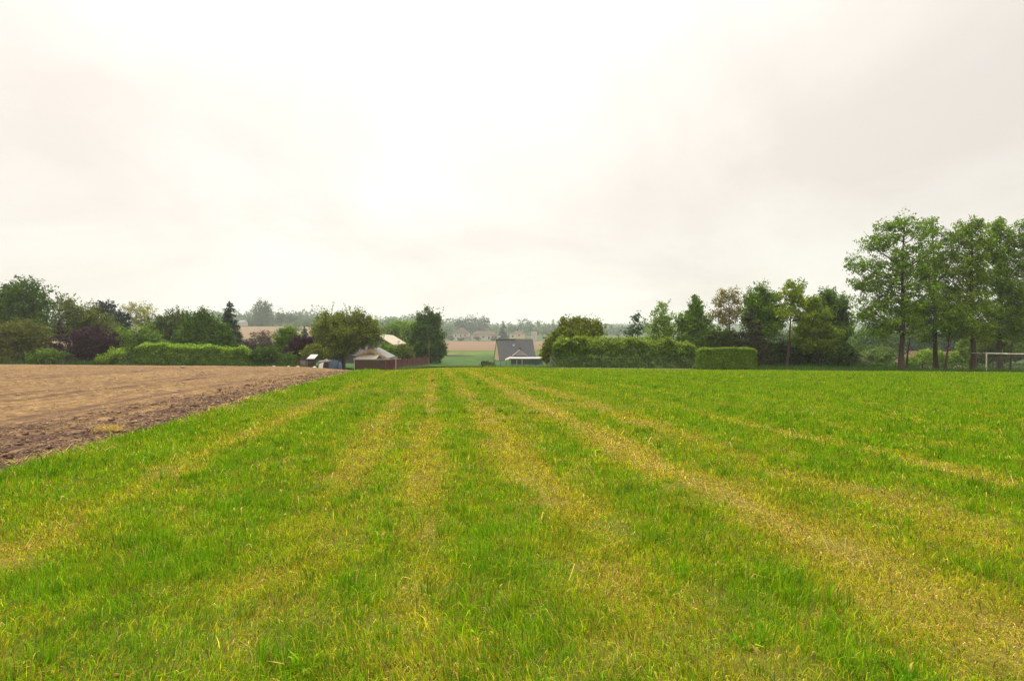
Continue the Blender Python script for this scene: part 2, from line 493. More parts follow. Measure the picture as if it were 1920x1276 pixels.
# cut straw lying on top, thickest along the wheel tracks
xs_, ys_ = scatter_band(1.8, 26, 60)
ps = np.clip(0.8 * straw(xs_, ys_) + .09 * dryness(xs_, ys_), 0, 1) * np.minimum(1, (9 / ys_))
k = (rng.uniform(0, 1, len(xs_)) < ps) & in_meadow(xs_, ys_)
xs_, ys_ = xs_[k], ys_[k]; m_ = len(xs_)
hx = rng.uniform(.07, .22, m_)
x = np.concatenate([x, xs_]); y = np.concatenate([y, ys_]); hh = np.concatenate([hh, hx]); ww = np.concatenate([ww, np.maximum(.0045, .0011 * ys_)])
lean = np.concatenate([lean, rng.uniform(1.25, 1.56, m_)]); ldir = np.concatenate([ldir, np.where(rng.uniform(0, 1, m_) < .5, rng.normal(1.7, .5, m_), rng.uniform(0, 6.3, m_))])
col = np.concatenate([col, np.where((rng.uniform(0, 1, m_) < .3)[:, None], G_BROWN, G_STRAW) * np.exp(rng.normal(0, .2, m_))[:, None]])
lift = np.concatenate([np.zeros(len(x) - m_), rng.uniform(.015, .05, m_)])
z = ground(x, y) + lift
go = blade_mesh("meadow_grass", x, y, z, hh, ww, lean, ldir, col, y < 14)
tag(go, "short mown meadow grass in green and yellow stripes", "grass", kind="stuff")

# rough grass along the foot of the hedges and trees
def rough_grass(name, label, segs, hmean, dens, cols, wid=0.06):
    X_, Y_ = [], []
    for (xa, ya, xb, yb, depth) in segs:
        L = math.hypot(xb - xa, yb - ya); nn = int(L * depth * dens)
        tt = rng.uniform(0, 1, nn)
        X_.append(xa + (xb - xa) * tt); Y_.append(ya + (yb - ya) * tt + rng.uniform(0, depth, nn))
    x = np.concatenate(X_); y = np.concatenate(Y_); n = len(x)
    h = hmean * np.exp(rng.normal(0, .4, n)) * (0.5 + 1.1 * fbm(x * .5, y * .5, 101, 3))
    w = wid * rng.uniform(.5, 1.3, n)
    c = np.where((rng.uniform(0, 1, n) < .5)[:, None], cols[0], cols[1]) * np.exp(rng.normal(0, .2, n))[:, None]
    o = blade_mesh(name, x, y, ground(x, y), h, w, np.abs(rng.normal(.3, .25, n)), rng.uniform(0, 6.3, n), c, np.zeros(n, bool))
    return tag(o, label, "grass", kind="stuff")
def PX(px, d): return (px - 960) / F * d
rough_grass("hedge_foot_grass", "tall dark grass at the foot of the trees along the right of the meadow",
            [(PX(1420, 66), 66, PX(1640, 66), 66, 6), (PX(1030, 73.2), 73.2, PX(1310, 70.3), 70.3, .5), (PX(1306, 66.2), 66.2, PX(1424, 65.4), 65.4, .5), (PX(1500, 64), 64, PX(1990, 65), 65, 3), (PX(1600, 69), 69, PX(1990, 69), 69, 9)], 0.42, 60,
            (np.array([.045, .10, .016]), np.array([.07, .13, .02])), 0.07)
rough_grass("fence_foot_grass", "pale tall weeds below the red fence and green wire fence",
            [(PX(735, 84), 84, PX(805, 112), 112, 2.0), (PX(905, 92), 92, PX(1035, 80), 80, 3.5)], 0.33, 50,
            (np.array([.08, .16, .03]), np.array([.13, .2, .05])), 0.07)
rough_grass("field_foot_grass", "dark rough grass along the far side of the ploughed soil",
            [(PX(-60, 82), 82, PX(260, 82), 82, 4), (PX(240, 81.2), 81.2, PX(470, 82.6), 82.6, 1.2), (PX(440, 82), 82, PX(560, 82), 82, 3)], 0.45, 40,
            (np.array([.04, .09, .018]), np.array([.06, .12, .025])), 0.08)

# ------------------------------------------------------------------ ploughed field
def soil_z(X, Y):
    u = ucoord(X, Y)
    z = ground(X, Y) + 0.012
    e = sstep(-9.5, -6.0, u)
    amp = 0.045 + 0.02 * e
    z = z + amp * (fbm(X * 3.0, Y * 3.0, 111, 4) - 0.5) + 0.05 * (fbm(X * 9, Y * 9, 121, 3) - 0.5)
    for c, w_, a in ((-7.4, .25, .05), (-9.2, .22, .05), (-12.6, .22, .06), (-14.4, .22, .06), (-21.5, .25, .06), (-23.3, .25, .06), (-31, .3, .07), (-33, .3, .07)):
        z = z - a * np.exp(-((u + 0.25 * (fbm(Y * .3, Y * 0 + c, 7, 2) - .5) - c) / w_) ** 2)
    z = z + 0.018 * np.sin(u * 8.2 + 2 * fbm(X * .4, Y * .4, 9, 2))
    return z
m, t, p = new_mat("ploughed_soil")
pos = geo_pos(t)
sp = t.nodes.new("ShaderNodeSeparateXYZ"); t.links.new(pos, sp.inputs[0])
un = math_node(t, 'ADD', sp.outputs[0], math_node(t, 'MULTIPLY', sp.outputs[1], ST))
mp = t.nodes.new("ShaderNodeMapping"); mp.inputs["Scale"].default_value = (1, 0.32, 1); mp.inputs["Rotation"].default_value = (0, 0, -0.14)
t.links.new(pos, mp.inputs[0])
nA = noise(t, 0.9, 6, 0.65, mp.outputs[0], 0.4)
nB = noise(t, 5.5, 6, 0.7, mp.outputs[0], 0.3)
nC = noise(t, 0.12, 4, 0.6, mp.outputs[0])
# moist, freshly turned strip beside the meadow
strip = ramp(t, math_node(t, 'MULTIPLY', math_node(t, 'ADD', math_node(t, 'ADD', un, math_node(t, 'MULTIPLY', math_node(t, 'SUBTRACT', nA, .5), 5.5)), math_node(t, 'SUBTRACT', 10.5, math_node(t, 'MULTIPLY', math_node(t, 'MINIMUM', math_node(t, 'MAXIMUM', math_node(t, 'SUBTRACT', sp.outputs[1], 7.0), 0.0), 18.0), 0.11))), 0.25, True),
             [(0.25, 0.0), (0.75, 1.0)])
patchy = ramp(t, nB, [(0.47, 1.0), (0.66, 0.0)])
dry = mix_col(t, ramp(t, nC, [(.35, 0.), (.65, 1.)]), (0.130, 0.076, 0.031), (0.180, 0.110, 0.047))
dry = mix_col(t, ramp(t, nB, [(.5, 0.), (.72, 1.)]), dry, (0.29, 0.195, 0.085))
dry = mix_col(t, math_node(t, 'MULTIPLY', ramp(t, nA, [(.40, 0.15), (.62, 1.)]), ramp(t, nB, [(.42, 1.), (.56, 0.)])), dry, (0.075, 0.04, 0.023))
wet = mix_col(t, patchy, (0.165, 0.102, 0.055), (0.050, 0.027, 0.018))
fac = math_node(t, 'MULTIPLY', strip, 0.95)
# wheel tracks
trk = None
for c0, w0 in ((-9.2, .3), (-12.6, .28), (-14.4, .28), (-21.5, .35), (-23.3, .35)):
    dq = math_node(t, 'DIVIDE', math_node(t, 'ADD', math_node(t, 'ADD', un, -c0), math_node(t, 'MULTIPLY', math_node(t, 'SUBTRACT', nC, .5), 0.8)), w0)
    gq = math_node(t, 'DIVIDE', 1.0, math_node(t, 'ADD', 1.0, math_node(t, 'POWER', math_node(t, 'ABSOLUTE', dq), 4)))
    trk = gq if trk is None else math_node(t, 'ADD', trk, gq)
trk = math_node(t, 'MULTIPLY', trk, ramp(t, nA, [(.34, .3), (.6, .95)]), True)
wv = t.nodes.new("ShaderNodeMath"); wv.operation = 'SINE'
t.links.new(math_node(t, 'ADD', math_node(t, 'MULTIPLY', un, 7.5), math_node(t, 'MULTIPLY', nA, 5.0)), wv.inputs[0])
fl = math_node(t, 'MULTIPLY', ramp(t, wv.outputs[0], [(0.55, 0.0), (1.0, 1.0)]), ramp(t, nC, [(.38, .3), (.6, .9)]))
dry = mix_col(t, fl, dry, (0.085, 0.047, 0.024))
colr = mix_col(t, fac, mix_col(t, trk, dry, (0.07, 0.04, 0.026)), wet)
t.links.new(colr, p.inputs["Base Color"]); p.inputs["Roughness"].default_value = 0.95
p.inputs["Specular IOR Level"].default_value = 0.1
bn = t.nodes.new("ShaderNodeBump"); bn.inputs["Strength"].default_value = 0.7; bn.inputs["Distance"].default_value = 0.06
t.links.new(nB, bn.inputs["Height"]); t.links.new(bn.outputs[0], p.inputs["Normal"])
SOIL = m
usl = -gspace(5.0, 95, 0.07, 1.012)[::-1]
ysl = gspace(3.5, 83, 0.07, 1.010)
U, Y = np.meshgrid(usl, ysl)
U = np.minimum(U, soil_edge(Y) + 0.05)
X = U - ST * Y
Z = soil_z(X, Y)
v = np.stack([X, Y, Z], -1).reshape(-1, 3)
nx, ny = len(usl), len(ysl)
i = np.arange(nx - 1)[None, :] + (np.arange(ny - 1) * nx)[:, None]
f = np.stack([i, i + 1, i + nx + 1, i + nx], -1).reshape(-1, 4)
o = mesh_obj("ploughed_field", v, f, SOIL, smooth=True); o["kind"] = "structure"

# loose clods and straw bits on the soil
def clods(name, label, x, y, z, s, mat):
    n = len(x)
    octv = np.array([[1, 0, 0], [-1, 0, 0], [0, 1, 0], [0, -1, 0], [0, 0, 1], [0, 0, -1]], float)
    octf = np.array([[0, 2, 4], [2, 1, 4], [1, 3, 4], [3, 0, 4], [2, 0, 5], [1, 2, 5], [3, 1, 5], [0, 3, 5]])
    v = octv[None] * (s[:, None] * rng.uniform(.5, 1.3, (n, 3)))[:, None, :] * np.array([1, 1, .34]) * rng.uniform(.7, 1.3, (n, 6, 1))
    a = rng.uniform(0, 6.3, n); ca, sa = np.cos(a)[:, None], np.sin(a)[:, None]
    v = np.stack([v[..., 0] * ca - v[..., 1] * sa, v[..., 0] * sa + v[..., 1] * ca, v[..., 2]], -1)
    v = v + np.stack([x, y, z + s * .15], -1)[:, None, :]
    f = octf[None] + (np.arange(n) * 6)[:, None, None]
    o = mesh_obj(name, v.reshape(-1, 3), f.reshape(-1, 3), mat, smooth=False)
    return tag(o, label, "soil clods", kind="stuff")
DARKSOIL = sheet_mat("moist_clods", (0.042, 0.022, 0.018), (0.062, 0.034, 0.026), (0.09, 0.052, 0.034), 2, 9)
PALESOIL = sheet_mat("dry_clods", (0.19, 0.12, 0.058), (0.25, 0.17, 0.09), (0.33, 0.24, 0.14), 2, 9)
def soil_points(n, umin, umax, dmin, dmax, pw):
    u = -(abs(umax) + (abs(umin) - abs(umax)) * rng.uniform(0, 1, n) ** pw)
    y = dmin * (dmax / dmin) ** rng.uniform(0, 1, n)
    x = u - ST * y
    k = (np.abs(x) < 0.97 * y + 2.5) & (u < soil_edge(y) - 0.02)
    return x[k], y[k]
x, y = soil_points(14000, -8.2, -5.5, 5, 45, 1.6)
clods("dark_clods", "dark moist clods on the turned strip of soil beside the grass", x, y, soil_z(x, y),
      np.exp(rng.normal(0, .5, len(x))) * (0.010 + 0.0005 * y), DARKSOIL)
x, y = soil_points(30000, -40, -5.6, 5, 60, 1.6)
clods("dry_clods", "pale dry clods lying over the ploughed field", x, y, soil_z(x, y),
      np.exp(rng.normal(0, .5, len(x))) * (0.010 + 0.0006 * y), PALESOIL)
# dried grass cuttings along the soil edge
n = 5000
y = 5 * (40 / 5) ** rng.uniform(0, 1, n)
u = soil_edge(y) + rng.normal(0.05, .22, n)
x = u - ST * y
k = fbm(x * 1.2, y * .6, 131, 3) > .47
x, y = x[k], y[k]; n = len(x)
o = blade_mesh("dried_cuttings", x, y, ground(x, y) + .05, rng.uniform(.05, .16, n), np.maximum(.004, .001 * y), rng.uniform(.8, 1.5, n),
               rng.uniform(0, 6.3, n), G_STRAW * np.exp(rng.normal(0, .3, n))[:, None], np.zeros(n, bool))
tag(o, "dry straw coloured cuttings along the edge of the soil", "straw", kind="stuff")

# ------------------------------------------------------------------ fields down in the valley
def patch(name, x0, x1, y0, y1, mat, dz=0.15, skew=0.0, label=None):
    xs_ = np.linspace(0, 1, 40); ys_ = np.linspace(0, 1, 40)
    A, B = np.meshgrid(xs_, ys_)
    Y = y0 + (y1 - y0) * B; X = x0 + (x1 - x0) * A + skew * (Y - y0)
    v = np.stack([X, Y, ground(X, Y) + dz], -1).reshape(-1, 3)
    i = np.arange(39)[None, :] + (np.arange(39) * 40)[:, None]
    f = np.stack([i, i + 1, i + 41, i + 40], -1).reshape(-1, 4)
    o = mesh_obj(name, v, f, mat, smooth=True); o["kind"] = "structure"
    if label: o["label"] = label
    return o
CROP = sheet_mat("valley_crop", (0.026, 0.062, 0.009), (0.044, 0.088, 0.012), (0.018, 0.042, 0.008), 0.12, 0.5, (1, .35, 1))
CROP2 = sheet_mat("valley_pasture", (0.055, 0.092, 0.014), (0.075, 0.112, 0.018), (0.038, 0.066, 0.012), 0.05, 0.3, (1, .3, 1))
STUB = sheet_mat("valley_stubble", (0.125, 0.078, 0.045), (0.165, 0.105, 0.06), (0.10, 0.06, 0.036), 0.02, 0.3, (0.3, 2, 1))
STUB2 = sheet_mat("valley_bare_soil", (0.135, 0.098, 0.055), (0.165, 0.12, 0.068), (0.11, 0.078, 0.044), 0.03, 0.4)
patch("valley_crop_field", -60, 55, 104, 190, CROP)
patch("valley_pasture", -90, 80, 192, 300, CROP2)
patch("valley_bare_field", -52, -13, 193, 236, STUB2, 0.4, -0.5)
patch("valley_stubble_field", -120, 85, 304, 560, STUB)
patch("hillside_stubble_field", -460, -120, 185, 590, STUB2)

# ================================================================== plants
def rand_dirs(n):
    v = rng.normal(0, 1, (n, 3)); return v / np.linalg.norm(v, axis=1, keepdims=True)
def leaf_faces(c, nrm, size, asp=0.6):
    n = len(c)
    nrm = nrm / np.linalg.norm(nrm, axis=1, keepdims=True)
    t = np.cross(nrm, rand_dirs(n)); t /= np.maximum(np.linalg.norm(t, axis=1, keepdims=True), 1e-6)
    b = np.cross(nrm, t)
    s = size[:, None]
    v = np.stack([c - t * s * .5, c + b * s * .5 * asp + t * s * .05 + nrm * s * .06, c + t * s * .5, c - b * s * .5 * asp + t * s * .05 + nrm * s * .06], 1)
    q = np.arange(n) * 4
    return v.reshape(-1, 3), np.stack([q, q + 1, q + 2, q + 3], -1)
def leaf_cols(n, c1, c2, ids=None, var=0.30):
    c1 = np.array(c1); c2 = np.array(c2)
    if ids is None: f = rng.uniform(0, 1, n)
    else:
        m_ = rng.uniform(0, 1, ids.max() + 1); f = np.clip(m_[ids] * .8 + rng.uniform(-.15, .35, n), 0, 1)
    return (c1 + (c2 - c1) * f[:, None]) * np.exp(rng.normal(0, var, n))[:, None]
def tube(path, radii, sides=7):
    path = np.asarray(path, float); k = len(path)
    tan = np.gradient(path, axis=0); tan /= np.maximum(np.linalg.norm(tan, axis=1, keepdims=True), 1e-9)
    ref = np.array([1.0, 0.13, 0.07]) if abs(tan[0][0]) < .8 else np.array([0, 1.0, 0.1])
    a = np.cross(tan, ref); a /= np.linalg.norm(a, axis=1, keepdims=True)
    b = np.cross(tan, a)
    ang = np.arange(sides) * 2 * np.pi / sides
    r = np.asarray(radii)[:, None, None]
    v = path[:, None, :] + r * (np.cos(ang)[None, :, None] * a[:, None, :] + np.sin(ang)[None, :, None] * b[:, None, :])
    f = []
    for i in range(k - 1):
        for j in range(sides):
            j2 = (j + 1) % sides
            f.append((i * sides + j, i * sides + j2, (i + 1) * sides + j2, (i + 1) * sides + j))
    return v.reshape(-1, 3), np.array(f)
class MB:
    def __init__(s): s.v = []; s.f = []; s.n = 0
    def add(s, v, f):
        v = np.asarray(v, float)
        s.v.append(v); s.f += [tuple(int(q) + s.n for q in t_) for t_ in f]; s.n += len(v)
        return s
    def box(s, a, b, M=None):
        (x0, y0, z0), (x1, y1, z1) = a, b
        v = np.array([(x0, y0, z0), (x1, y0, z0), (x1, y1, z0), (x0, y1, z0), (x0, y0, z1), (x1, y0, z1), (x1, y1, z1), (x0, y1, z1)], float)
        return s.add(v, [(0, 3, 2, 1), (4, 5, 6, 7), (0, 1, 5, 4), (1, 2, 6, 5), (2, 3, 7, 6), (3, 0, 4, 7)])
    def slab(s, p, thick):
        """quad p (4 corners, ccw seen from above) thickened downwards."""
        p = np.asarray(p, float); q = p - np.array([0, 0, thick])
        return s.add(np.concatenate([p, q]), [(0, 1, 2, 3), (7, 6, 5, 4), (0, 4, 5, 1), (1, 5, 6, 2), (2, 6, 7, 3), (3, 7, 4, 0)])
    def poly(s, pts, d):
        """polygon extruded by vector d."""
        p = np.asarray(pts, float); k = len(p)
        f = [tuple(range(k)), tuple(range(2 * k - 1, k - 1, -1))] + [(i, k + i, k + (i + 1) % k, (i + 1) % k) for i in range(k)]
        return s.add(np.concatenate([p, p + np.asarray(d, float)]), f)
    def rod(s, a, b, r, sides=8):
        v, f = tube([a, (np.asarray(a, float) + np.asarray(b, float)) / 2, b], [r, r, r], sides)
        k = sides
        s.add(v, list(map(tuple, f)) + [tuple(range(k - 1, -1, -1)), tuple(range(2 * k, 3 * k))])
        return s
    def build(s, name, mat, parent=None, origin=(0, 0, 0), rot=0.0):
        v = np.concatenate(s.v)
        o = mesh_obj(name, v, s.f, mat, parent, origin)
        return o

def lobe_world(lobes, d, jd=0.25):
    out = []
    for l in lobes:
        px, py, rx, ry = l[:4]
        dd = d + (l[4] if len(l) > 4 else 0)
        c = at(px, py, dd); s = dd / F
        out.append((c, np.array([rx * s, rx * s * .85, ry * s])))
    return out
def scatter_lobes(L, n, per, cr, shell=0.5, flat=0.7, up=0.35, droop=0.0):
    """leaf centres and normals, gathered in clumps through the lobes' volumes"""
    vol = np.array([np.prod(r) ** (2 / 3) for _, r in L]); vol /= vol.sum()
    nc = max(6, n // per)
    li = rng.choice(len(L), nc, p=vol)
    C = np.array([c for c, _ in L])[li]; R = np.array([r for _, r in L])[li]
    dirs = rand_dirs(nc)
    rad = (shell + (1 - shell) * rng.uniform(0, 1, nc) ** .7) * rng.uniform(.80, 1.02, nc)
    cen = C + dirs * R * rad[:, None]
    ids = rng.integers(0, nc, n)
    crs = cr * np.exp(rng.normal(0, .3, nc))
    axd = dirs * np.array([1, 1, .6]) + np.array([0, 0, .45 + up * .6 - droop]) + rng.normal(0, .35, (nc, 3))
    axd /= np.linalg.norm(axd, axis=1, keepdims=True)
    along = np.clip(rng.normal(0, 1, n), -1.7, 1.5)
    off = np.clip(rng.normal(0, 1, (n, 3)), -1.6, 1.6) * .42 * crs[ids][:, None] * np.array([1, 1, flat]) * np.clip(1.1 - .35 * along, .3, 1.5)[:, None]
    off += axd[ids] * (along * .62 * crs[ids])[:, None]
    off[:, 2] -= droop * np.linalg.norm(off[:, :2], axis=1)
    pos = cen[ids] + off
    nr = rand_dirs(n) * .75 + dirs[ids] * .55 + np.array([0, 0, up])
    return pos, nr, ids, cen
def tree(name, label, cat, px, d, lobes, c1, c2, n=7000, leaf=.24, per=45, cr=.8, r0=.18, limbs=12, top=None, lean=0.0,
         group=None, bark=None, shell=.45, flat=.7, up=.35, twigs=0, dens=2.3, bole=None, droop=0.0, trunk_name="trunk", crown_name="crown"):
    if d < 250: n = int(n * dens); per = int(per * 1.25); leaf *= 1.08
    d0 = d
    X0 = PX(px, d0); b = np.array([X0, d0, gz(X0, d0)])
    root = empty(name, tuple(b), label, cat, group)
    L = lobe_world(lobes, d)
    pos, nr, ids, cen = scatter_lobes(L, n, per, cr, shell, flat, up, droop)
    zlow = b[2] + .05
    k = pos[:, 2] > zlow; pos, nr, ids = pos[k], nr[k], ids[k]
    sz = leaf * np.exp(rng.normal(0, .3, len(pos)))
    v, f = leaf_faces(pos, nr, sz)
    c = leaf_cols(len(pos), c1, c2, ids)
    # trunk and limbs
    ztop = max(c_[2] + .45 * r_[2] for c_, r_ in L)
    xt = np.average([c_[0] for c_, _ in L], weights=[np.prod(r_) for _, r_ in L])
    if top is not None: xt = PX(top, d)
    H = ztop - b[2]
    ts = np.linspace(0, 1, 9)
    path = np.stack([b[0] + (xt - b[0]) * ts ** 1.3 + r0 * .6 * np.sin(ts * 7 + px), b[1] + r0 * .6 * np.cos(ts * 5 + px), b[2] - .15 + (H + .15) * ts], -1)
    path[0, :2] = b[:2]
    rad = r0 * (1 - .85 * ts); rad[0] *= 1.35
    mb = MB(); mb.add(*tube(path, rad, 8))
    zs = path[:, 2]
    bole_z = b[2] + H * (bole if bole is not None else .22)
    sel = cen[rng.choice(len(cen), min(limbs + twigs, len(cen)), replace=False)]
    for q in sel:
        zb = min(max(bole_z, q[2] - rng.uniform(.25, .6) * (abs(q[0] - xt) + 1.0)), ztop - .1 * H)
        tt = np.interp(zb, zs, ts)
        a = np.array([np.interp(tt, ts, path[:, i_]) for i_ in range(3)])
        mid = (a + q) / 2 + np.array([0, 0, -.12 * np.linalg.norm(q - a)]) + rng.normal(0, .1, 3)
        s_ = np.linspace(0, 1, 5)[:, None]
        pth = (1 - s_) ** 2 * a + 2 * s_ * (1 - s_) * mid + s_ ** 2 * q
        ra = min(np.interp(tt, ts, rad) * .55, .03 + .02 * np.linalg.norm(q - a))
        mb.add(*tube(pth, np.linspace(ra, ra * .2, 5), 5))
    if twigs:
        # long shoots standing out of the crown, leafy along their length
        P_, N_ = [], []
        tops = sorted(L, key=lambda q: -q[0][2])
        for i_ in range(twigs):
            c_, r_ = L[rng.integers(0, len(L))]
            dr = rand_dirs(1)[0]; dr[2] = abs(dr[2]) + .6; dr /= np.linalg.norm(dr)
            a = c_ + dr * r_ * .85
            ln = rng.uniform(.7, 1.7) if twigs > 18 else rng.uniform(.35, .9)
            e = a + (dr + rng.normal(0, .25, 3)) * ln
            a = c_ + dr * r_ * .3
            mb.add(*tube([a, (a + e) / 2 + rng.normal(0, .08, 3), e], [.035, .022, .008], 4))
            nn = int(14 * ln)
            tt = rng.uniform(.1, 1, nn)[:, None]
            P_.append(a + (e - a) * (.45 + .55 * tt) + rng.normal(0, .09, (nn, 3))); N_.append(rand_dirs(nn))
        P_ = np.concatenate(P_); N_ = np.concatenate(N_)
        v2, f2 = leaf_faces(P_, N_, leaf * .8 * np.exp(rng.normal(0, .2, len(P_))))
        f = np.concatenate([f, f2 + len(v)]); v = np.concatenate([v, v2]); c = np.concatenate([c, leaf_cols(len(P_), c1, c2)])
    mb.build(trunk_name, bark or BARK, root, b)
    mesh_obj(crown_name, v, f, LEAF, root, b, col=c)
    return root
def bush(name, label, cat, px, d, lobes, c1, c2, n=3500, leaf=.18, per=30, cr=.45, group=None, **kw):
    kw.setdefault("r0", .07); kw.setdefault("limbs", 10); kw.setdefault("bole", .05)
    kw.setdefault("trunk_name", "stems"); kw.setdefault("crown_name", "foliage")
    return tree(name, label, cat, px, d, lobes, c1, c2, n=n, leaf=leaf, per=per, cr=cr, group=group, **kw)
def conifer(name, label, cat, px, d, top, bot, half, c1, c2, n=6000, leaf=.22, tiers=16, droop=.35, lean=0, r0=.16, group=None, jag=.25, power=1.0):
    X0 = PX(px, d); b = np.array([X0, d, gz(X0, d)])
    root = empty(name, tuple(b), label, cat, group)
    tp = at(px + lean, top, d); zb = at(px, bot, d)[2]; R = half * d / F
    H = tp[2] - zb
    axis0 = np.array([X0, d, zb])
    mb = MB()
    ts = np.linspace(0, 1, 7)[:, None]
    pth = b - np.array([0, 0, .15]) + (tp - b + np.array([0, 0, .15])) * ts
    mb.add(*tube(pth, np.linspace(r0, .02, 7), 7))
    P_, N_, I_ = [], [], []
    bid = 0
    nb_tot = 0
    br = []
    for t_ in range(tiers):
        h = (t_ + .3 * rng.uniform(-1, 1)) / tiers
        h = min(max(h, 0), .97)
        rr = R * (1 - h) ** power
        for j in range(max(4, int(9 * (1 - h) + 3))):
            br.append((h, rr * rng.uniform(1 - 2 * jag, 1.08), rng.uniform(0, 6.283)))
    tot = sum(q[1] for q in br)
    for (h, rr, a) in br:
        o = axis0 + (tp - axis0) * h
        dirn = np.array([math.cos(a), math.sin(a), 0])
        e = o + dirn * rr + np.array([0, 0, -droop * rr + .12 * rr])
        mb.add(*tube([o, (o + e) / 2 + np.array([0, 0, .05 * rr]), e], [.03, .02, .008], 4))
        k = max(5, int(n * rr / tot))
        s = rng.uniform(0.12, 1, k) ** .8
        w = .16 * rr * (1.1 - s) + .16
        p_ = o + (e - o) * s[:, None] + rng.normal(0, 1, (k, 3)) * np.stack([w, w, w * .55], -1)
        p_[:, 2] -= rng.uniform(0, .18, k) * rr * .6
        P_.append(p_); N_.append(rand_dirs(k) * .8 + np.array([0, 0, .5]) + dirn * .3); I_.append(np.full(k, bid)); bid += 1
    k = 60
    s = rng.uniform(.9, 1.0, k)[:, None]
    P_.append(axis0 + (tp - axis0) * s + rng.normal(0, .08, (k, 3))); N_.append(rand_dirs(k)); I_.append(np.full(k, bid))
    P_ = np.concatenate(P_); N_ = np.concatenate(N_); I_ = np.concatenate(I_)
    kk = P_[:, 2] > b[2] + .03; P_, N_, I_ = P_[kk], N_[kk], I_[kk]
    v, f = leaf_faces(P_, N_, leaf * np.exp(rng.normal(0, .3, len(P_))), .5)
    mb.build("trunk", BARK, root, b)
    mesh_obj("crown", v, f, LEAF, root, b, col=leaf_cols(len(P_), c1, c2, I_))
    return root
def hedge(name, label, px0, px1, d0, d1, top0, top1, thick, c1, c2, n, leaf, ragged=.15, round_=.25, top_c=None, group=None, low=0.0):
    """a hedge: leaves in the outer shell of a long box following the ground, stems inside"""
    A = np.array([PX(px0, d0), d0]); B = np.array([PX(px1, d1), d1])
    L = np.linalg.norm(B - A); dirn = (B - A) / L; nrm = np.array([-dirn[1], dirn[0]])
    if nrm[1] < 0: nrm = -nrm                        # points away from the camera
    mid = (A + B) / 2 + nrm * thick / 2
    b = np.array([mid[0], mid[1], gz(*mid)])
    root = empty(name, tuple(b), label, "hedge", group)
    za = at(px0, top0, d0)[2]; zb_ = at(px1, top1, d1)[2]
    # choose surface: front, top, back, ends
    s = rng.uniform(0, L, n); w = rng.uniform(0, thick, n); q = rng.uniform(0, 1, n)
    Hh = (za + zb_) / 2 - b[2]
    ar = np.array([L * Hh, L * thick, L * Hh * .4, thick * Hh, thick * Hh]); ar /= ar.sum()
    side = rng.choice(5, n, p=ar)
    s = np.where(side == 3, rng.uniform(0, .15, n), np.where(side == 4, L - rng.uniform(0, .15, n), s))
    w = np.where(side == 0, 0, np.where(side == 2, thick, w))
    q = np.where(side == 1, 1.0, q)
    inset = np.abs(rng.normal(0, .24 if ragged > .3 else .1, n))
    gx = A[0] + dirn[0] * s + nrm[0] * w; gy = A[1] + dirn[1] * s + nrm[1] * w
    zg = ground(gx, gy); zt = za + (zb_ - za) * s / L
    zt = zt + ragged * (fbm(s * .8, w * .8, 141, 3) - .5) * 2.2
    # rounded upper corners
    rr = np.clip((q - (1 - round_)) / round_, 0, 1) ** 2 * round_ * Hh * .5
    bump = ragged * (fbm(s * 1.3 + 40, q * Hh * 1.3, 151, 3) - .5) * 2
    w2 = np.where(side == 0, w + rr + bump + inset, np.where(side == 2, w - rr - bump - inset, w))
    endr = np.minimum(s, L - s); 
    drop = np.clip(1 - endr / (round_ * Hh * 1.3 + .01), 0, 1) ** 2 * round_ * Hh * .8
    z = zg + low + (zt - zg - drop - low) * q - np.where(side == 1, inset, 0)
    s2 = np.where(side == 3, s + bump + inset + rr * .6, np.where(side == 4, s - bump - inset - rr * .6, s))
    P_ = np.stack([A[0] + dirn[0] * s2 + nrm[0] * w2, A[1] + dirn[1] * s2 + nrm[1] * w2, z], -1)
    nv = np.where((side == 1)[:, None], np.array([0, 0, 1.0]), np.where((side == 0)[:, None], np.array([*(-nrm), .35]), np.where((side == 2)[:, None], np.array([*nrm, .35]),
         np.where((side == 3)[:, None], np.array([*(-dirn), .3]), np.array([*dirn, .3])))))
    N_ = nv * .7 + rand_dirs(n) * .8
    sz = leaf * np.exp(rng.normal(0, .3, n))
    ids = (np.floor(s * 1.6).astype(int) * 13 + np.floor(z * 2.2).astype(int) * 7) % 997
    col = leaf_cols(n, c1, c2, ids)
    if top_c is not None:       # lit hedge top put into the leaf colours; these leaves also rise a little
        ht = (z - zg) / np.maximum(zt - zg, .1)
        pr = np.clip((ht - .62) / .3, 0, 1) * (.55 + .6 * (fbm(s * .9, q * 2, 161, 3) - .3))
        kk = rng.uniform(0, 1, n) < pr
        col[kk] = leaf_cols(kk.sum(), top_c[0], top_c[1])
        P_[kk, 2] += np.abs(rng.normal(0, .12, kk.sum())) * (.3 + ragged * 2)
    if ragged > .3:                                  # thin spots between the sprays
        hole = sstep(.46, .36, fbm(s * 1.4 + 7, z * 1.6 + w, 181, 3))
        kk = rng.uniform(0, 1, n) > hole * .55
        P_, N_, sz, col = P_[kk], N_[kk], sz[kk], col[kk]
    v, f = leaf_faces(P_, N_, sz)
    mb = MB()
    ns = int(L / .7)
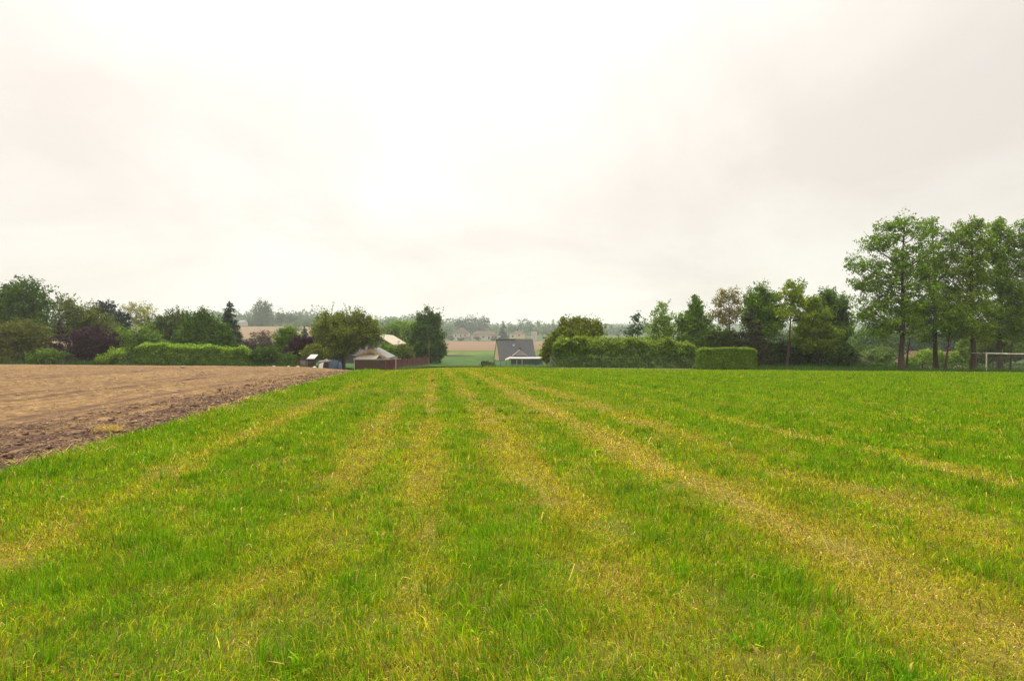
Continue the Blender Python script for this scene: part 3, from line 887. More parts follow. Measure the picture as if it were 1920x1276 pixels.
    for i_ in range(ns):
        ss = (i_ + rng.uniform(.2, .8)) / ns * L
        xx, yy = A[0] + dirn[0] * ss + nrm[0] * thick * rng.uniform(.3, .7), A[1] + dirn[1] * ss + nrm[1] * thick * rng.uniform(.3, .7)
        g = gz(xx, yy); zt_ = g + Hh * .8
        mb.add(*tube([(xx, yy, g - .05), (xx + rng.normal(0, .1), yy, (g + zt_) / 2), (xx + rng.normal(0, .25), yy, zt_)], [.04, .03, .012], 5))
        for _ in range(3):
            z0 = g + Hh * rng.uniform(.1, .6)
            mb.add(*tube([(xx, yy, z0), (xx + rng.normal(0, .3), yy + rng.normal(0, .25), z0 + .4), (xx + rng.normal(0, .5), yy + rng.normal(0, .35), z0 + Hh * .35)], [.018, .014, .006], 4))
    mb.build("stems", BARK, root, b)
    mesh_obj("foliage", v, f, LEAF, root, b, col=col)
    return root

# colours (albedo)
DKG1, DKG2 = (.036, .072, .009), (.072, .136, .012)
MDG1, MDG2 = (.075, .145, .010), (.135, .230, .014)
LTG1, LTG2 = (.120, .195, .016), (.205, .300, .026)
YLG1, YLG2 = (.160, .200, .010), (.260, .305, .018)
OLV1, OLV2 = (.088, .114, .012), (.142, .170, .016)
PUR1, PUR2 = (.024, .009, .016), (.050, .018, .030)
BLU1, BLU2 = (.014, .024, .024), (.028, .046, .040)
TAN1, TAN2 = (.19, .150, .045), (.28, .23, .075)
TWIG1, TWIG2 = (.10, .065, .045), (.16, .11, .07)
HZ1, HZ2 = (.035, .075, .022), (.070, .125, .036)

# ------------------------------------------------------------------ left side, behind the ploughed field
tree("broadleaf_tree", "tall dark broadleaf tree at the left edge with sky showing through its crown", "tree", 30, 97,
     [(48, 545, 36, 22), (5, 560, 30, 25), (25, 580, 52, 32), (75, 585, 26, 30), (-10, 610, 40, 40), (40, 620, 55, 35), (-40, 590, 35, 35)],
     DKG1, MDG1, n=11000, leaf=.34, cr=1.1, r0=.3, shell=.5)
bush("cypress_clump", "broad olive green drooping evergreen in front of the tall tree at the left edge", "shrub", 40, 88,
     [(40, 625, 45, 30), (10, 645, 40, 38), (70, 645, 25, 35), (40, 665, 52, 25), (-25, 650, 35, 35)], (.050, .062, .009), (.110, .125, .011), n=9000, leaf=.26, cr=.8, flat=.45, up=.2, droop=.3, r0=.15)
tree("broadleaf_tree", "mid green feathery tree behind the purple bushes at the left", "tree", 140, 108,
     [(118, 580, 22, 22), (150, 590, 28, 22), (180, 605, 26, 25), (140, 620, 45, 28), (200, 625, 25, 25)], (.055, .085, .012), OLV2, n=7500, leaf=.3, cr=.9, r0=.2, twigs=26)
conifer("purple_shrub", "dark purple upright shrub left of the round purple bush", "shrub", 112, 87, 600, 678, 24, PUR1, PUR2, n=4000, leaf=.22, tiers=10, droop=-.1, jag=.15, power=.5, r0=.1)
bush("purple_bush", "round dark purple bush behind the ploughed field", "shrub", 178, 86,
     [(178, 640, 42, 32), (165, 650, 35, 28), (195, 652, 30, 26)], PUR1, PUR2, n=7500, leaf=.22, cr=.5, shell=.55, r0=.15)
tree("pine_tree", "dark blue green pine with flat layered clumps left of the pale airy tree", "tree", 214, 122,
     [(195, 572, 15, 8), (190, 582, 16, 6), (212, 588, 14, 5), (224, 596, 17, 9), (212, 604, 20, 8), (230, 612, 17, 9), (214, 622, 24, 9), (222, 636, 24, 10)],
     BLU1, BLU2, n=6500, leaf=.3, per=60, cr=.8, r0=.2, flat=.4, up=.6, limbs=16, top=196)
tree("pale_tree", "pale yellow green airy tree with thin open branches at the left", "tree", 268, 128,
     [(262, 578, 26, 10), (240, 576, 14, 8), (280, 590, 18, 12), (258, 594, 22, 12), (268, 606, 16, 10)], TAN1, YLG2, n=3000, leaf=.26, per=30, cr=.8, dens=1, r0=.2, limbs=34, bole=.4, bark=BARKG)
bush("shrub", "mid green leafy shrub between the pine and the long bright hedge", "shrub", 248, 97,
     [(245, 640, 34, 28), (225, 655, 25, 20), (275, 635, 24, 30), (290, 650, 25, 25)], DKG2, MDG2, n=6000, leaf=.24, cr=.7)
tree("broadleaf_tree", "grey green rounded tree with wispy twigs behind the left of the long hedge", "tree", 318, 106,
     [(320, 610, 32, 26), (300, 625, 28, 26), (345, 605, 24, 22), (325, 640, 38, 25)], DKG1, OLV1, n=7500, leaf=.28, cr=.8, r0=.2, twigs=22)
tree("broadleaf_tree", "dense dark green tree behind the middle of the long hedge, with knobbly top", "tree", 385, 93,
     [(378, 592, 16, 17), (372, 610, 30, 26), (400, 612, 26, 24), (385, 635, 50, 30), (350, 635, 24, 26), (420, 640, 24, 28), (388, 655, 52, 22)],
     DKG1, MDG1, n=11000, leaf=.26, cr=.7, r0=.22)
conifer("spruce_tree", "dark narrow spruce right of the dense tree behind the long hedge", "tree", 430, 118, 565, 672, 32, BLU1, DKG1, n=14000, leaf=.36, tiers=26, jag=.16, power=.62)
hedge("hedge", "long low bright green hedge along the far side of the ploughed field", 248, 468, 82, 84, 646, 655, 2.2,
      MDG1, MDG2, 32000, .21, ragged=.5, round_=.3, top_c=((.15, .27, .018), (.24, .36, .03)))
bush("shrub", "low leafy shrub in front of the purple upright shrub at the left", "shrub", 92, 84, [(90, 668, 26, 14), (70, 672, 18, 10)], DKG2, LTG1, n=2500, leaf=.22)
bush("shrub", "small bright shrub just left of the long hedge", "shrub", 216, 84, [(217, 666, 17, 13), (200, 675, 18, 8)], MDG2, LTG2, n=2000, leaf=.2)
bush("shrub", "leafy mid green shrub touching the right end of the long hedge", "shrub", 492, 85, [(490, 668, 20, 18), (505, 662, 16, 16), (478, 675, 16, 14)], DKG1, MDG1, n=4000, leaf=.2)
bush("shrub", "dark low spreading shrub left of the white lidded hutch", "shrub", 538, 86, [(535, 675, 26, 13), (550, 682, 20, 8), (520, 680, 18, 10)], DKG1, DKG2, n=3500, leaf=.2)
bush("brown_shrub", "leafless grey brown shrub in front of the long dark roof", "shrub", 488, 94, [(485, 648, 32, 22), (505, 655, 26, 20), (465, 655, 18, 18)], (.05, .045, .04), (.085, .07, .06), n=4500, leaf=.2)
tree("bare_tree", "small brown twiggy tree rising above the long dark roof", "tree", 492, 104, [(490, 628, 24, 11), (505, 630, 18, 8)], TWIG1, TWIG2, n=900, leaf=.2, per=20, cr=.5, dens=1, limbs=50, r0=.1, bole=.35)
tree("young_tree", "small mid green tree with open layered twigs above the purple tree", "tree", 540, 91, [(540, 622, 16, 9), (530, 635, 16, 12), (552, 632, 14, 10), (538, 650, 22, 16)], MDG1, MDG2, n=3200, leaf=.24, cr=.5, r0=.1)
tree("purple_tree", "dark purple leaved small tree left of the big orchard tree", "tree", 562, 89, [(560, 650, 22, 18), (575, 640, 14, 10), (548, 660, 15, 14)], PUR1, PUR2, n=4500, leaf=.2, cr=.5, r0=.1)
bush("shrub", "yellowish green shrub under the left side of the big orchard tree", "shrub", 590, 87, [(590, 658, 20, 14), (578, 664, 14, 10), (605, 662, 14, 12)], OLV1, YLG1, n=2500, leaf=.2)
tree("orchard_tree", "big spreading olive green tree with upright shoots beside the brown shed", "tree", 642, 92,
     [(620, 600, 30, 18), (660, 597, 34, 16), (690, 615, 26, 26), (642, 622, 56, 32), (610, 635, 26, 24), (682, 628, 30, 20), (692, 636, 22, 14), (630, 655, 38, 20), (662, 645, 26, 14)],
     OLV1, YLG1, n=13000, leaf=.24, cr=.8, r0=.32, limbs=22, twigs=40, shell=.5)

# ------------------------------------------------------------------ middle
bush("shrub", "rounded grey green shrub between the brown shed and the red fence", "shrub", 755, 108, [(756, 658, 18, 13), (765, 664, 12, 10)], DKG2, OLV2, n=2500, leaf=.26)
bush("shrub", "bright green shrub behind the grey roof of the brown shed", "shrub", 730, 112, [(732, 655, 14, 9), (742, 660, 10, 8), (720, 650, 10, 7)], MDG2, LTG1, n=1500, leaf=.26)
tree("broadleaf_tree", "pale green tree behind the pale roofed barn", "tree", 742, 175, [(742, 618, 18, 14), (735, 630, 20, 14), (755, 630, 16, 16)], MDG2, LTG1, n=3500, leaf=.45, cr=1.2, r0=.2)
tree("broadleaf_tree", "light green tree just left of the tall dense dark tree", "tree", 768, 160, [(768, 612, 16, 12), (775, 630, 20, 22), (765, 645, 18, 16)], MDG2, LTG2, n=3500, leaf=.4, cr=1.1, r0=.2)
tree("dark_tree", "tall dense dark tree at the end of the red fence", "tree", 806, 128,
     [(804, 592, 8, 14), (812, 598, 12, 14), (790, 600, 14, 14), (800, 620, 26, 24), (785, 635, 20, 30), (815, 640, 20, 34), (800, 655, 32, 30), (826, 655, 10, 24)],
     DKG1, MDG1, n=13000, leaf=.34, cr=.9, r0=.3)
bush("shrub", "big olive green shrub with pointed shoots at the left end of the tall hedge", "shrub", 1078, 82,
     [(1062, 608, 12, 11), (1085, 608, 16, 14), (1110, 618, 22, 18), (1060, 630, 26, 22), (1085, 640, 46, 36), (1045, 650, 24, 30), (1032, 662, 16, 20)],
     OLV1, YLG1, n=14000, leaf=.24, cr=.6, r0=.12, twigs=16, shell=.6)
hedge("hedge", "tall unclipped dark green hedge behind the post and wire fence", 1036, 1306, 75, 73, 638, 643, 2.6,
      MDG1, LTG1, 40000, .23, ragged=.75, round_=.22, top_c=((.13, .20, .016), (.21, .28, .028)))
hedge("hedge", "neatly clipped boxy green hedge right of the tall hedge", 1310, 1420, 67, 66, 654, 654, 2.2,
      MDG2, LTG1, 22000, .16, ragged=.13, round_=.14, top_c=((.11, .18, .014), (.16, .24, .02)))
bush("shrub", "small reddish brown clipped shrub left of the green wire fence", "shrub", 914, 98, [(914, 683, 8, 5), (921, 684, 7, 4), (907, 682, 5, 4)], (.07, .05, .025), (.06, .085, .025), n=1200, leaf=.16, cr=.3)

# ------------------------------------------------------------------ right side
tree("thin_tree", "thin sparse grey green tree with few leaves rising behind the tall hedge", "tree", 1196, 100, [(1195, 596, 8, 8), (1190, 612, 12, 10), (1202, 622, 13, 12), (1178, 622, 10, 6)], BLU2, DKG2, n=1000, leaf=.3, cr=.6, dens=1, per=24, r0=.09, limbs=26, bole=.3)
tree("loose_tree", "loose light green tree with an open pointed top behind the tall hedge", "tree", 1246, 92, [(1246, 576, 12, 10), (1240, 595, 20, 16), (1225, 612, 16, 14), (1255, 612, 24, 18), (1240, 635, 36, 22), (1268, 600, 10, 18)], MDG2, LTG2, n=4500, leaf=.26, cr=.7, dens=1.4, r0=.14, limbs=30, twigs=14)
tree("conical_tree", "dense bright green conical tree behind the right part of the tall hedge", "tree", 1304, 88, [(1302, 568, 10, 14), (1303, 585, 16, 18), (1300, 605, 24, 24), (1320, 615, 18, 26), (1303, 635, 34, 28), (1285, 610, 14, 24)], MDG1, MDG2, n=9000, leaf=.24, cr=.6, r0=.16, twigs=8)
tree("bronze_tree", "airy tree with thin bronze brown leaves and forked grey branches", "tree", 1368, 80, [(1366, 552, 26, 14), (1352, 566, 18, 14), (1385, 562, 18, 16), (1368, 578, 36, 18), (1345, 590, 22, 12), (1388, 590, 18, 14), (1366, 600, 24, 10)], (.20, .150, .045), (.22, .21, .055), n=6000, leaf=.18, per=24, cr=.5, dens=1, r0=.14, limbs=70, bole=.5, shell=.3)
tree("broadleaf_tree", "dark green tree with a spiky top between the bronze tree and the yellow green tree", "tree", 1432, 78, [(1426, 545, 14, 13), (1412, 562, 16, 14), (1445, 560, 18, 14), (1430, 580, 36, 18), (1455, 592, 20, 18), (1410, 595, 22, 20), (1430, 615, 40, 22)], DKG2, MDG2, n=9000, leaf=.22, cr=.6, r0=.16, limbs=26, twigs=16)
tree("slender_tree", "slender yellow green tree with a bare dark trunk", "tree", 1476, 72, [(1488, 535, 18, 14), (1484, 552, 24, 16), (1500, 560, 16, 18), (1482, 575, 22, 12), (1474, 588, 22, 8), (1496, 590, 20, 14)], LTG1, YLG2, n=4800, leaf=.2, cr=.5, dens=1.3, r0=.15, limbs=30, bole=.55, top=1488)
tree("broadleaf_tree", "broad yellow green tree with low sweeping boughs left of the poplars", "tree", 1528, 74, [(1522, 572, 20, 18), (1530, 595, 30, 22), (1515, 615, 28, 18), (1545, 625, 36, 22), (1505, 640, 30, 18), (1535, 645, 34, 16)], MDG2, YLG1, n=10000, leaf=.22, cr=.6, r0=.2, flat=.5)
tree("broadleaf_tree", "dark green maple with a pointed leafy top just left of the poplars", "tree", 1560, 79, [(1555, 545, 9, 14), (1552, 562, 20, 16), (1580, 572, 12, 16), (1558, 585, 34, 20), (1580, 605, 18, 22), (1560, 625, 40, 24), (1565, 655, 36, 18)], DKG1, MDG2, n=10000, leaf=.24, cr=.6, r0=.2, twigs=8)
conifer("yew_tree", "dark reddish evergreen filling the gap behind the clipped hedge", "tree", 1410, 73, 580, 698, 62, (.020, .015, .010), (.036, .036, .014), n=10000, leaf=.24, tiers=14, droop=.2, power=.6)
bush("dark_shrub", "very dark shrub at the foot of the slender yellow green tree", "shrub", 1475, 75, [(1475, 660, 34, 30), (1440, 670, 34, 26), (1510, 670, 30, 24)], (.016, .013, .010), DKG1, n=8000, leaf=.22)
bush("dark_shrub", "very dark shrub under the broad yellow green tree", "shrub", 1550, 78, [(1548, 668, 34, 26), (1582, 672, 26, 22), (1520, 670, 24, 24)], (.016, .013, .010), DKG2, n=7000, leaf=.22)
bush("shrub", "dull green shrub behind the bronze tree and the clipped hedge", "shrub", 1350, 84, [(1345, 635, 26, 22), (1330, 650, 26, 20), (1368, 640, 20, 22)], DKG1, OLV1, n=6000, leaf=.24)

POP1, POP2 = (.098, .180, .012), (.175, .275, .020)
def poplar(label, px, d, lobes, n, lean_top, r0, bole=.26, c=(POP1, POP2)):
    return tree("poplar_tree", label, "tree", px, d, lobes, c[0], c[1], n=n, leaf=.20, per=40, cr=.58, dens=1.75, r0=r0 * .85, limbs=60, top=lean_top,
                group="tall poplars in a row behind the goal", shell=.42, bole=bole, bark=BARK, twigs=14, up=.45)
poplar("broadest poplar, at the left end of the row, with a thick straight trunk", 1690, 67,
       [(1692, 418, 20, 20), (1662, 432, 26, 22), (1722, 432, 26, 22), (1640, 455, 28, 24), (1690, 460, 42, 30), (1738, 460, 24, 28), (1612, 492, 30, 20), (1660, 500, 44, 30), (1715, 500, 44, 32),
        (1620, 530, 30, 18), (1665, 540, 46, 24), (1725, 540, 40, 26), (1630, 565, 28, 14), (1680, 572, 50, 20), (1650, 598, 42, 18), (1700, 602, 40, 14), (1625, 590, 24, 16), (1648, 622, 30, 10), (1712, 620, 26, 9), (1670, 612, 30, 10)],
       17000, 1693, .38)
poplar("poplar with a trunk leaning left, second from the left of the thick trunks", 1757, 70,
       [(1742, 430, 20, 24), (1755, 470, 26, 30), (1748, 510, 34, 26), (1765, 545, 34, 24), (1745, 575, 36, 18), (1770, 600, 34, 16), (1740, 615, 26, 12), (1735, 634, 20, 8), (1775, 626, 24, 9)], 8500, 1746, .33)
poplar("poplar with a dark straight trunk standing just left of the white goal post", 1824, 68,
       [(1822, 425, 24, 20), (1795, 445, 24, 22), (1840, 450, 22, 24), (1815, 475, 38, 28), (1790, 505, 32, 26), (1835, 510, 32, 28), (1812, 545, 42, 24), (1785, 570, 32, 18), (1830, 580, 38, 20), (1800, 605, 36, 16), (1840, 612, 26, 14), (1802, 626, 28, 10), (1846, 634, 20, 10)],
       15000, 1819, .36, c=((.105, .180, .012), (.190, .280, .020)))
poplar("poplar rising directly behind the white goal crossbar", 1877, 69,
       [(1872, 430, 24, 20), (1892, 450, 24, 24), (1862, 470, 26, 28), (1885, 495, 36, 30), (1868, 530, 34, 26), (1895, 545, 34, 26), (1875, 580, 40, 22), (1885, 608, 36, 16), (1868, 626, 24, 11), (1902, 632, 22, 10)], 12000, 1872, .36)
poplar("poplar at the right edge of the photo, cut by the frame", 1935, 68,
       [(1925, 430, 22, 24), (1945, 455, 30, 28), (1920, 480, 26, 30), (1945, 510, 40, 34), (1918, 545, 34, 26), (1940, 580, 40, 24), (1915, 605, 30, 16)], 9000, 1932, .34)
def thin(label, px, d, top_px, lobes):
    return tree("young_poplar", label, "tree", px, d, lobes, MDG1, POP2, n=2200, leaf=.22, per=30, cr=.6, r0=.14, limbs=14, top=top_px, bole=.5,
                group="thin leaning young poplars between the thick trunks", up=.4)
thin("thin leaning young trunk right beside the broadest poplar", 1699, 71, 1718, [(1718, 600, 24, 14), (1725, 580, 24, 16)])
thin("thin leaning young trunk right of the left leaning poplar", 1772, 67, 1788, [(1786, 608, 28, 14), (1792, 590, 26, 16)])
thin("thin leaning young trunk behind the goal net", 1894, 71, 1906, [(1905, 606, 26, 14), (1908, 585, 26, 18)])
# undergrowth and trees seen between the trunks
bush("shrub", "pale green rounded shrub left of the broadest poplar trunk", "shrub", 1645, 86, [(1642, 672, 30, 16), (1658, 664, 20, 14), (1625, 680, 22, 12)], LTG1, (.11, .16, .055), n=4500, leaf=.22)
bush("shrub", "dull grey green shrub below the dark maple with pale blossom", "shrub", 1600, 84, [(1600, 682, 26, 14), (1585, 675, 20, 14)], OLV1, (.11, .12, .075), n=3000, leaf=.2)
bush("shrub", "leafy green shrub between the broadest poplar and the left leaning poplar", "shrub", 1740, 92, [(1738, 670, 20, 12), (1752, 666, 14, 10), (1712, 678, 16, 10)], MDG2, LTG2, n=3000, leaf=.24)
bush("shrub", "low dull green shrub hiding the middle of the red roof", "shrub", 1832, 100, [(1832, 668, 16, 12), (1846, 674, 14, 9), (1815, 676, 12, 8)], DKG2, OLV1, n=2500, leaf=.24)
bush("shrub", "low leafy shrub below the left end of the red roof", "shrub", 1768, 104, [(1768, 672, 14, 9), (1782, 677, 12, 7)], DKG2, MDG2, n=2000, leaf=.24)
bush("shrub", "light green small tree in front of the red roofed house", "shrub", 1806, 96, [(1806, 655, 14, 14), (1812, 640, 12, 12), (1798, 668, 16, 12)], MDG2, LTG2, n=2500, leaf=.24)
bush("shrub", "dull green shrub behind the goal netting", "shrub", 1880, 94, [(1885, 660, 40, 24), (1915, 655, 36, 28), (1860, 645, 24, 26)], DKG2, OLV1, n=6000, leaf=.26)
for (px, dd, lb, lobes, cc, nn) in (
    (1640, 165, "hazy blue green tree in the gap left of the broadest poplar", [(1640, 640, 34, 28), (1610, 650, 30, 26), (1670, 645, 30, 26)], (DKG2, MDG1), 5000),
    (1710, 190, "hazy dark tree seen between the two left poplar trunks", [(1712, 640, 34, 22), (1740, 645, 30, 20)], (BLU2, DKG2), 4000),
    (1790, 200, "dark blue green trees crown seen above the red roof", [(1775, 645, 34, 20), (1800, 640, 28, 22)], (BLU1, BLU2), 4000),
    (1850, 185, "hazy tree crown behind the straight trunked poplar and the goal post", [(1850, 635, 36, 26), (1830, 645, 24, 20)], (DKG2, MDG1), 4000),
    (1920, 180, "hazy tree crown at the right edge behind the goal", [(1920, 630, 40, 30), (1890, 640, 30, 24)], (DKG1, DKG2), 4000)):
    tree("background_tree", lb, "tree", px, dd, lobes, cc[0], cc[1], n=nn, leaf=.5, cr=1.3, r0=.25, limbs=8)
hedge("hedge", "low dark hedge running behind the poplar trunks", 1560, 1990, 82, 84, 681, 683, 1.2, DKG1, DKG2, 9000, .2, ragged=.3, round_=.3)

# ------------------------------------------------------------------ far trees
def far(name, label, px, d, lobes, c1=HZ1, c2=HZ2, n=900, leaf=1.1, group=None, **kw):
    kw.setdefault("limbs", 5); kw.setdefault("cr", 2.0); kw.setdefault("r0", .5)
    return tree(name, label, "tree", px, d, lobes, c1, c2, n=n, leaf=leaf, per=25, group=group, **kw)
far("far_tree", "tall round hazy tree standing above the far wood at the left", 491, 640, [(492, 574, 15, 13), (484, 585, 11, 14), (500, 585, 10, 14), (491, 600, 17, 14)], (.035, .07, .028), (.06, .10, .035), n=5200, leaf=1.2, cr=3.0)
conifer("far_conifer", "hazy dark conifer standing between the far white houses", "tree", 943, 590, 601, 638, 12, (.02, .035, .024), (.035, .055, .035), n=3000, leaf=1.1, tiers=12, power=.55, r0=.4)
conifer("far_conifer", "small hazy blue conifer left of the big orchard tree", "tree", 571, 230, 612, 634, 9, BLU2, (.035, .055, .04), n=1600, leaf=.5, tiers=8, power=.6, r0=.2)
for q, px in enumerate(range(857, 915, 7)):
    rr = random.uniform(-2, 2)
    far("far_cypress", "dark hazy slender tree in the close row behind the far houses", px + random.uniform(-1, 1), 800, [(px, 606 + rr, 4.6, 10), (px, 618 + rr, 5, 12), (px, 600 + rr, 3, 6)],
        (.028, .05, .026), (.045, .075, .035), n=700, leaf=1.35, cr=3.4, group="close row of dark slender trees behind the far houses")
for q, (px, tp, w) in enumerate(((957, 603, 6), (966, 606, 6), (976, 596, 8), (988, 597, 9), (998, 602, 6), (1010, 597, 8), (1024, 599, 8), (1038, 599, 9), (1050, 603, 8),
                                 (1124, 607, 6), (1134, 606, 6), (1146, 606, 7), (1160, 605, 7), (1172, 608, 7), (1184, 607, 7))):
    h = 638 - tp
    far("far_poplar", "hazy tall poplar in the row along the valley behind the slate roofed house" if px < 1100 else "hazy poplar in the row above the tall unclipped hedge", px, 820,
        [(px, tp + 7, w * .7, 7), (px + 1, tp + 15, w, 9), (px - 1, tp + 24, w * .8, 8)], (.05, .085, .03), (.085, .13, .045), n=700, leaf=1.3, cr=3.0, shell=.4, bole=.3,
        group="hazy poplars along the valley" if px < 1100 else "hazy poplars above the tall hedge")
for q, (px, py, rx, ry, d, lb, cc) in enumerate((
    (545, 600, 9, 12, 620, "dark hazy round tree right of the far round tree", (.035, .055, .025)),
    (540, 612, 12, 9, 600, "pale hazy rounded tree at the right end of the hillside stubble", (.09, .12, .04)),
    (528, 592, 10, 12, 650, "hazy green tree beside the tall round far tree", (.05, .08, .03)),
    (575, 604, 14, 12, 620, "hazy tree just above the small blue conifer", (.07, .1, .04)),
    (465, 606, 9, 8, 620, "small hazy dark bush left of the tall round far tree", (.03, .05, .025)),
    (730, 612, 14, 12, 420, "hazy pale tree above the pale roofed barn", (.06, .1, .035)),
    (708, 622, 10, 10, 380, "hazy tree touching the right side of the big orchard tree", (.05, .08, .03)),
    (752, 606, 16, 12, 450, "hazy tree left of the big dark tree", (.06, .09, .04)))):
    far("far_tree", lb, px, d, [(px, py, rx, ry), (px + rx * .5, py + ry * .5, rx * .7, ry * .7), (px - rx * .5, py + ry * .6, rx * .7, ry * .6)], cc, tuple(1.5 * q_ for q_ in cc), n=1500, leaf=d / 520., cr=d / 220.)
for (px, d, lb, lobes, cc) in (
    (602, 300, "pale hazy round tree just left of the big orchard tree", [(600, 616, 14, 9), (592, 624, 14, 8), (610, 622, 10, 9)], (.10, .14, .035)),
    (556, 420, "hazy olive tree at the end of the hillside stubble beside the blue conifer", [(554, 616, 13, 9), (545, 622, 12, 7), (563, 620, 10, 8)], (.07, .11, .03)),
    (528, 330, "low hazy green bush in front of the hillside stubble", [(526, 627, 12, 5), (538, 628, 10, 5)], (.06, .10, .03))):
    far("far_tree", lb, px, d, lobes, cc, tuple(1.5 * q_ for q_ in cc), n=1500, leaf=d / 520., cr=d / 220.)
for (px, py, rx, ry, d, lb, cc) in ((925, 634, 8, 4, 575, "low pale shrub in front of the long white far house", (.10, .11, .05)),
                                    (862, 636, 9, 3, 575, "low dark shrub in front of the hipped far house", (.035, .055, .03)),
                                    (892, 634, 8, 3, 570, "low purplish shrub left of the long white far house", (.05, .045, .035)),
                                    (845, 634, 6, 5, 575, "hazy shrub at the left of the hipped far house", (.04, .065, .03))):
    bush("far_shrub", lb, "shrub", px, d, [(px, py, rx, ry), (px + rx * .6, py + 1, rx * .6, ry * .7)], cc, tuple(1.4 * q_ for q_ in cc), n=500, leaf=.9, cr=1.2)
def wood(name, label, table, dlo, dhi, step, rpx, leafpx, c1, c2, rows=3, per_crown=150, depth_px=26):
    tx = np.array([q[0] for q in table]); ty = np.array([q[1] for q in table])
    Vs, Fs, Cs, off = [], [], [], 0
    for r_ in range(rows):
        for px in np.arange(tx[0], tx[-1], step):
            pj = px + rng.uniform(-step, step) * .6
            d = dlo + (dhi - dlo) * (r_ + rng.uniform(0, 1)) / rows
            top = np.interp(pj, tx, ty) + (rows - 1 - r_) * 3.5 + rng.normal(0, 1.6)
            R = rpx * rng.uniform(.7, 1.3); 
            Hc = rpx * rng.uniform(1.0, 1.7)
            L = lobe_world([(pj, top + Hc, R, Hc), (pj + rng.normal(0, R * .4), top + Hc * 2, R * 1.05, Hc), (pj, top + Hc * 3, R, Hc)], d)
            pos, nr, ids, cen = scatter_lobes(L, per_crown, 8, 1.6 * d / 500, .6)
            X = pos[:, 0]; g = ground(pos[:, 0], pos[:, 1])
            k = pos[:, 2] > g; pos, nr, ids = pos[k], nr[k], ids[k]
            if len(pos) == 0: continue
            v, f = leaf_faces(pos, nr, leafpx * d / F * np.exp(rng.normal(0, .3, len(pos))), .7)
            hue = rng.uniform(0, 1)
            cc = leaf_cols(len(pos), np.array(c1) * (.75 + .5 * hue), np.array(c2) * (.75 + .5 * hue), ids)
            Vs.append(v); Fs.append(f + off); Cs.append(cc); off += len(v)
    o = mesh_obj(name, np.concatenate(Vs), np.concatenate(Fs), LEAF, col=np.concatenate(Cs))
    return tag(o, label, "wood", kind="stuff")
wood("ridge_wood", "hazy wood covering the far ridge across the valley",
     [(-200, 600), (250, 598), (300, 594), (400, 581), (440, 580), (470, 582), (520, 584), (560, 581), (600, 583), (640, 588), (700, 593), (740, 590), (790, 588), (840, 596), (870, 600), (915, 601), (945, 607), (1060, 607), (1120, 609), (1200, 610), (1300, 612), (1600, 606), (2200, 600)],
     1000, 1350, 7, 9, 3.2, HZ1, HZ2, rows=3, per_crown=260)
wood("hillside_wood", "hazy mixed wood on the left hillside behind the stubble field",
     [(380, 590), (440, 589), (480, 590), (540, 588), (600, 592), (640, 598), (700, 603), (770, 604), (840, 606)], 660, 860, 8.5, 8, 3.0, (.035, .075, .024), (.065, .12, .036), rows=3, per_crown=240)

wood("far_valley_wood", "hazy wood along the valley behind the far houses and above the tall hedge",
     [(770, 606), (850, 610), (940, 611), (1010, 612), (1120, 613), (1200, 616), (1350, 616)], 830, 960, 8, 8, 3.0, (.04, .075, .024), (.075, .12, .035), rows=2, per_crown=240)
wood("valley_wood", "dark hazy wood low on the right behind the garden trees and poplars",
     [(1190, 628), (1300, 622), (1380, 616), (1500, 618), (1600, 622), (1700, 624), (1850, 622), (2100, 615)], 240, 330, 12, 13, 3.4, (.03, .06, .022), (.055, .10, .03), rows=3, per_crown=260)
hedge("hedge", "ragged dark green undergrowth behind the purple bushes at the left", -80, 262, 96, 98, 652, 650, 2.5, DKG1, DKG2, 22000, .26, ragged=.9, round_=.3)
hedge("hedge", "ragged dark undergrowth behind the clipped hedge and the dark shrubs", 1335, 1640, 88, 90, 640, 655, 2.5, DKG1, DKG2, 22000, .24, ragged=.9, round_=.3)
# ================================================================== buildings
def M_rot(v, c, a):
    v = np.asarray(v, float) - c
    return np.stack([v[:, 0] * math.cos(a) - v[:, 1] * math.sin(a), v[:, 0] * math.sin(a) + v[:, 1] * math.cos(a), v[:, 2]], -1) + c
class House:
    """local frame: x along the front, y away from the camera, z up; placed at world point b, turned by a"""
    def __init__(s, name, label, cat, b, a=0.0, group=None):
        s.root = empty(name, tuple(b), label, cat, group); s.root.rotation_euler = (0, 0, a)
    def part(s, name, mb, mat, parent=None):
        return mb.build(name, mat, parent or s.root)
def gable_walls(w, dp, h, rz):
    """closed body with gable ends at x=0 and x=w; ridge along x"""
    mb = MB()
    mb.poly([(0, 0, -1.5), (0, 0, h), (0, dp / 2, rz), (0, dp, h), (0, dp, -1.5)][::-1], (w, 0, 0))
    return mb
def gable_roof(w, dp, h, rz, over=.3, th=.18):
    mb = MB(); e = over; k = (rz - h) / (dp / 2)
    mb.slab([(-e, -e, h - e * k + th), (w + e, -e, h - e * k + th), (w + e, dp / 2, rz + th), (-e, dp / 2, rz + th)], th * .8)
    mb.slab([(-e, dp / 2 + .002, rz + th), (w + e, dp / 2 + .002, rz + th), (w + e, dp + e, h - e * k + th), (-e, dp + e, h - e * k + th)], th * .8)
    return mb
def window(H, x0, x1, z0, z1, y=-.0, frame=WHITE):
    fr = MB(); t_ = .09
    fr.box((x0, y - .05, z0), (x0 + t_, y - .002, z1)); fr.box((x1 - t_, y - .05, z0), (x1, y - .002, z1))
    fr.box((x0 + t_, y - .05, z1 - t_), (x1 - t_, y - .002, z1)); fr.box((x0 + t_, y - .05, z0), (x1 - t_, y - .002, z0 + t_))
    w_ = H.part("window", fr, frame)
    H.part("pane", MB().box((x0 + t_, y - .025, z0 + t_), (x1 - t_, y - .003, z1 - t_)), GLASSD, w_)
    return w_

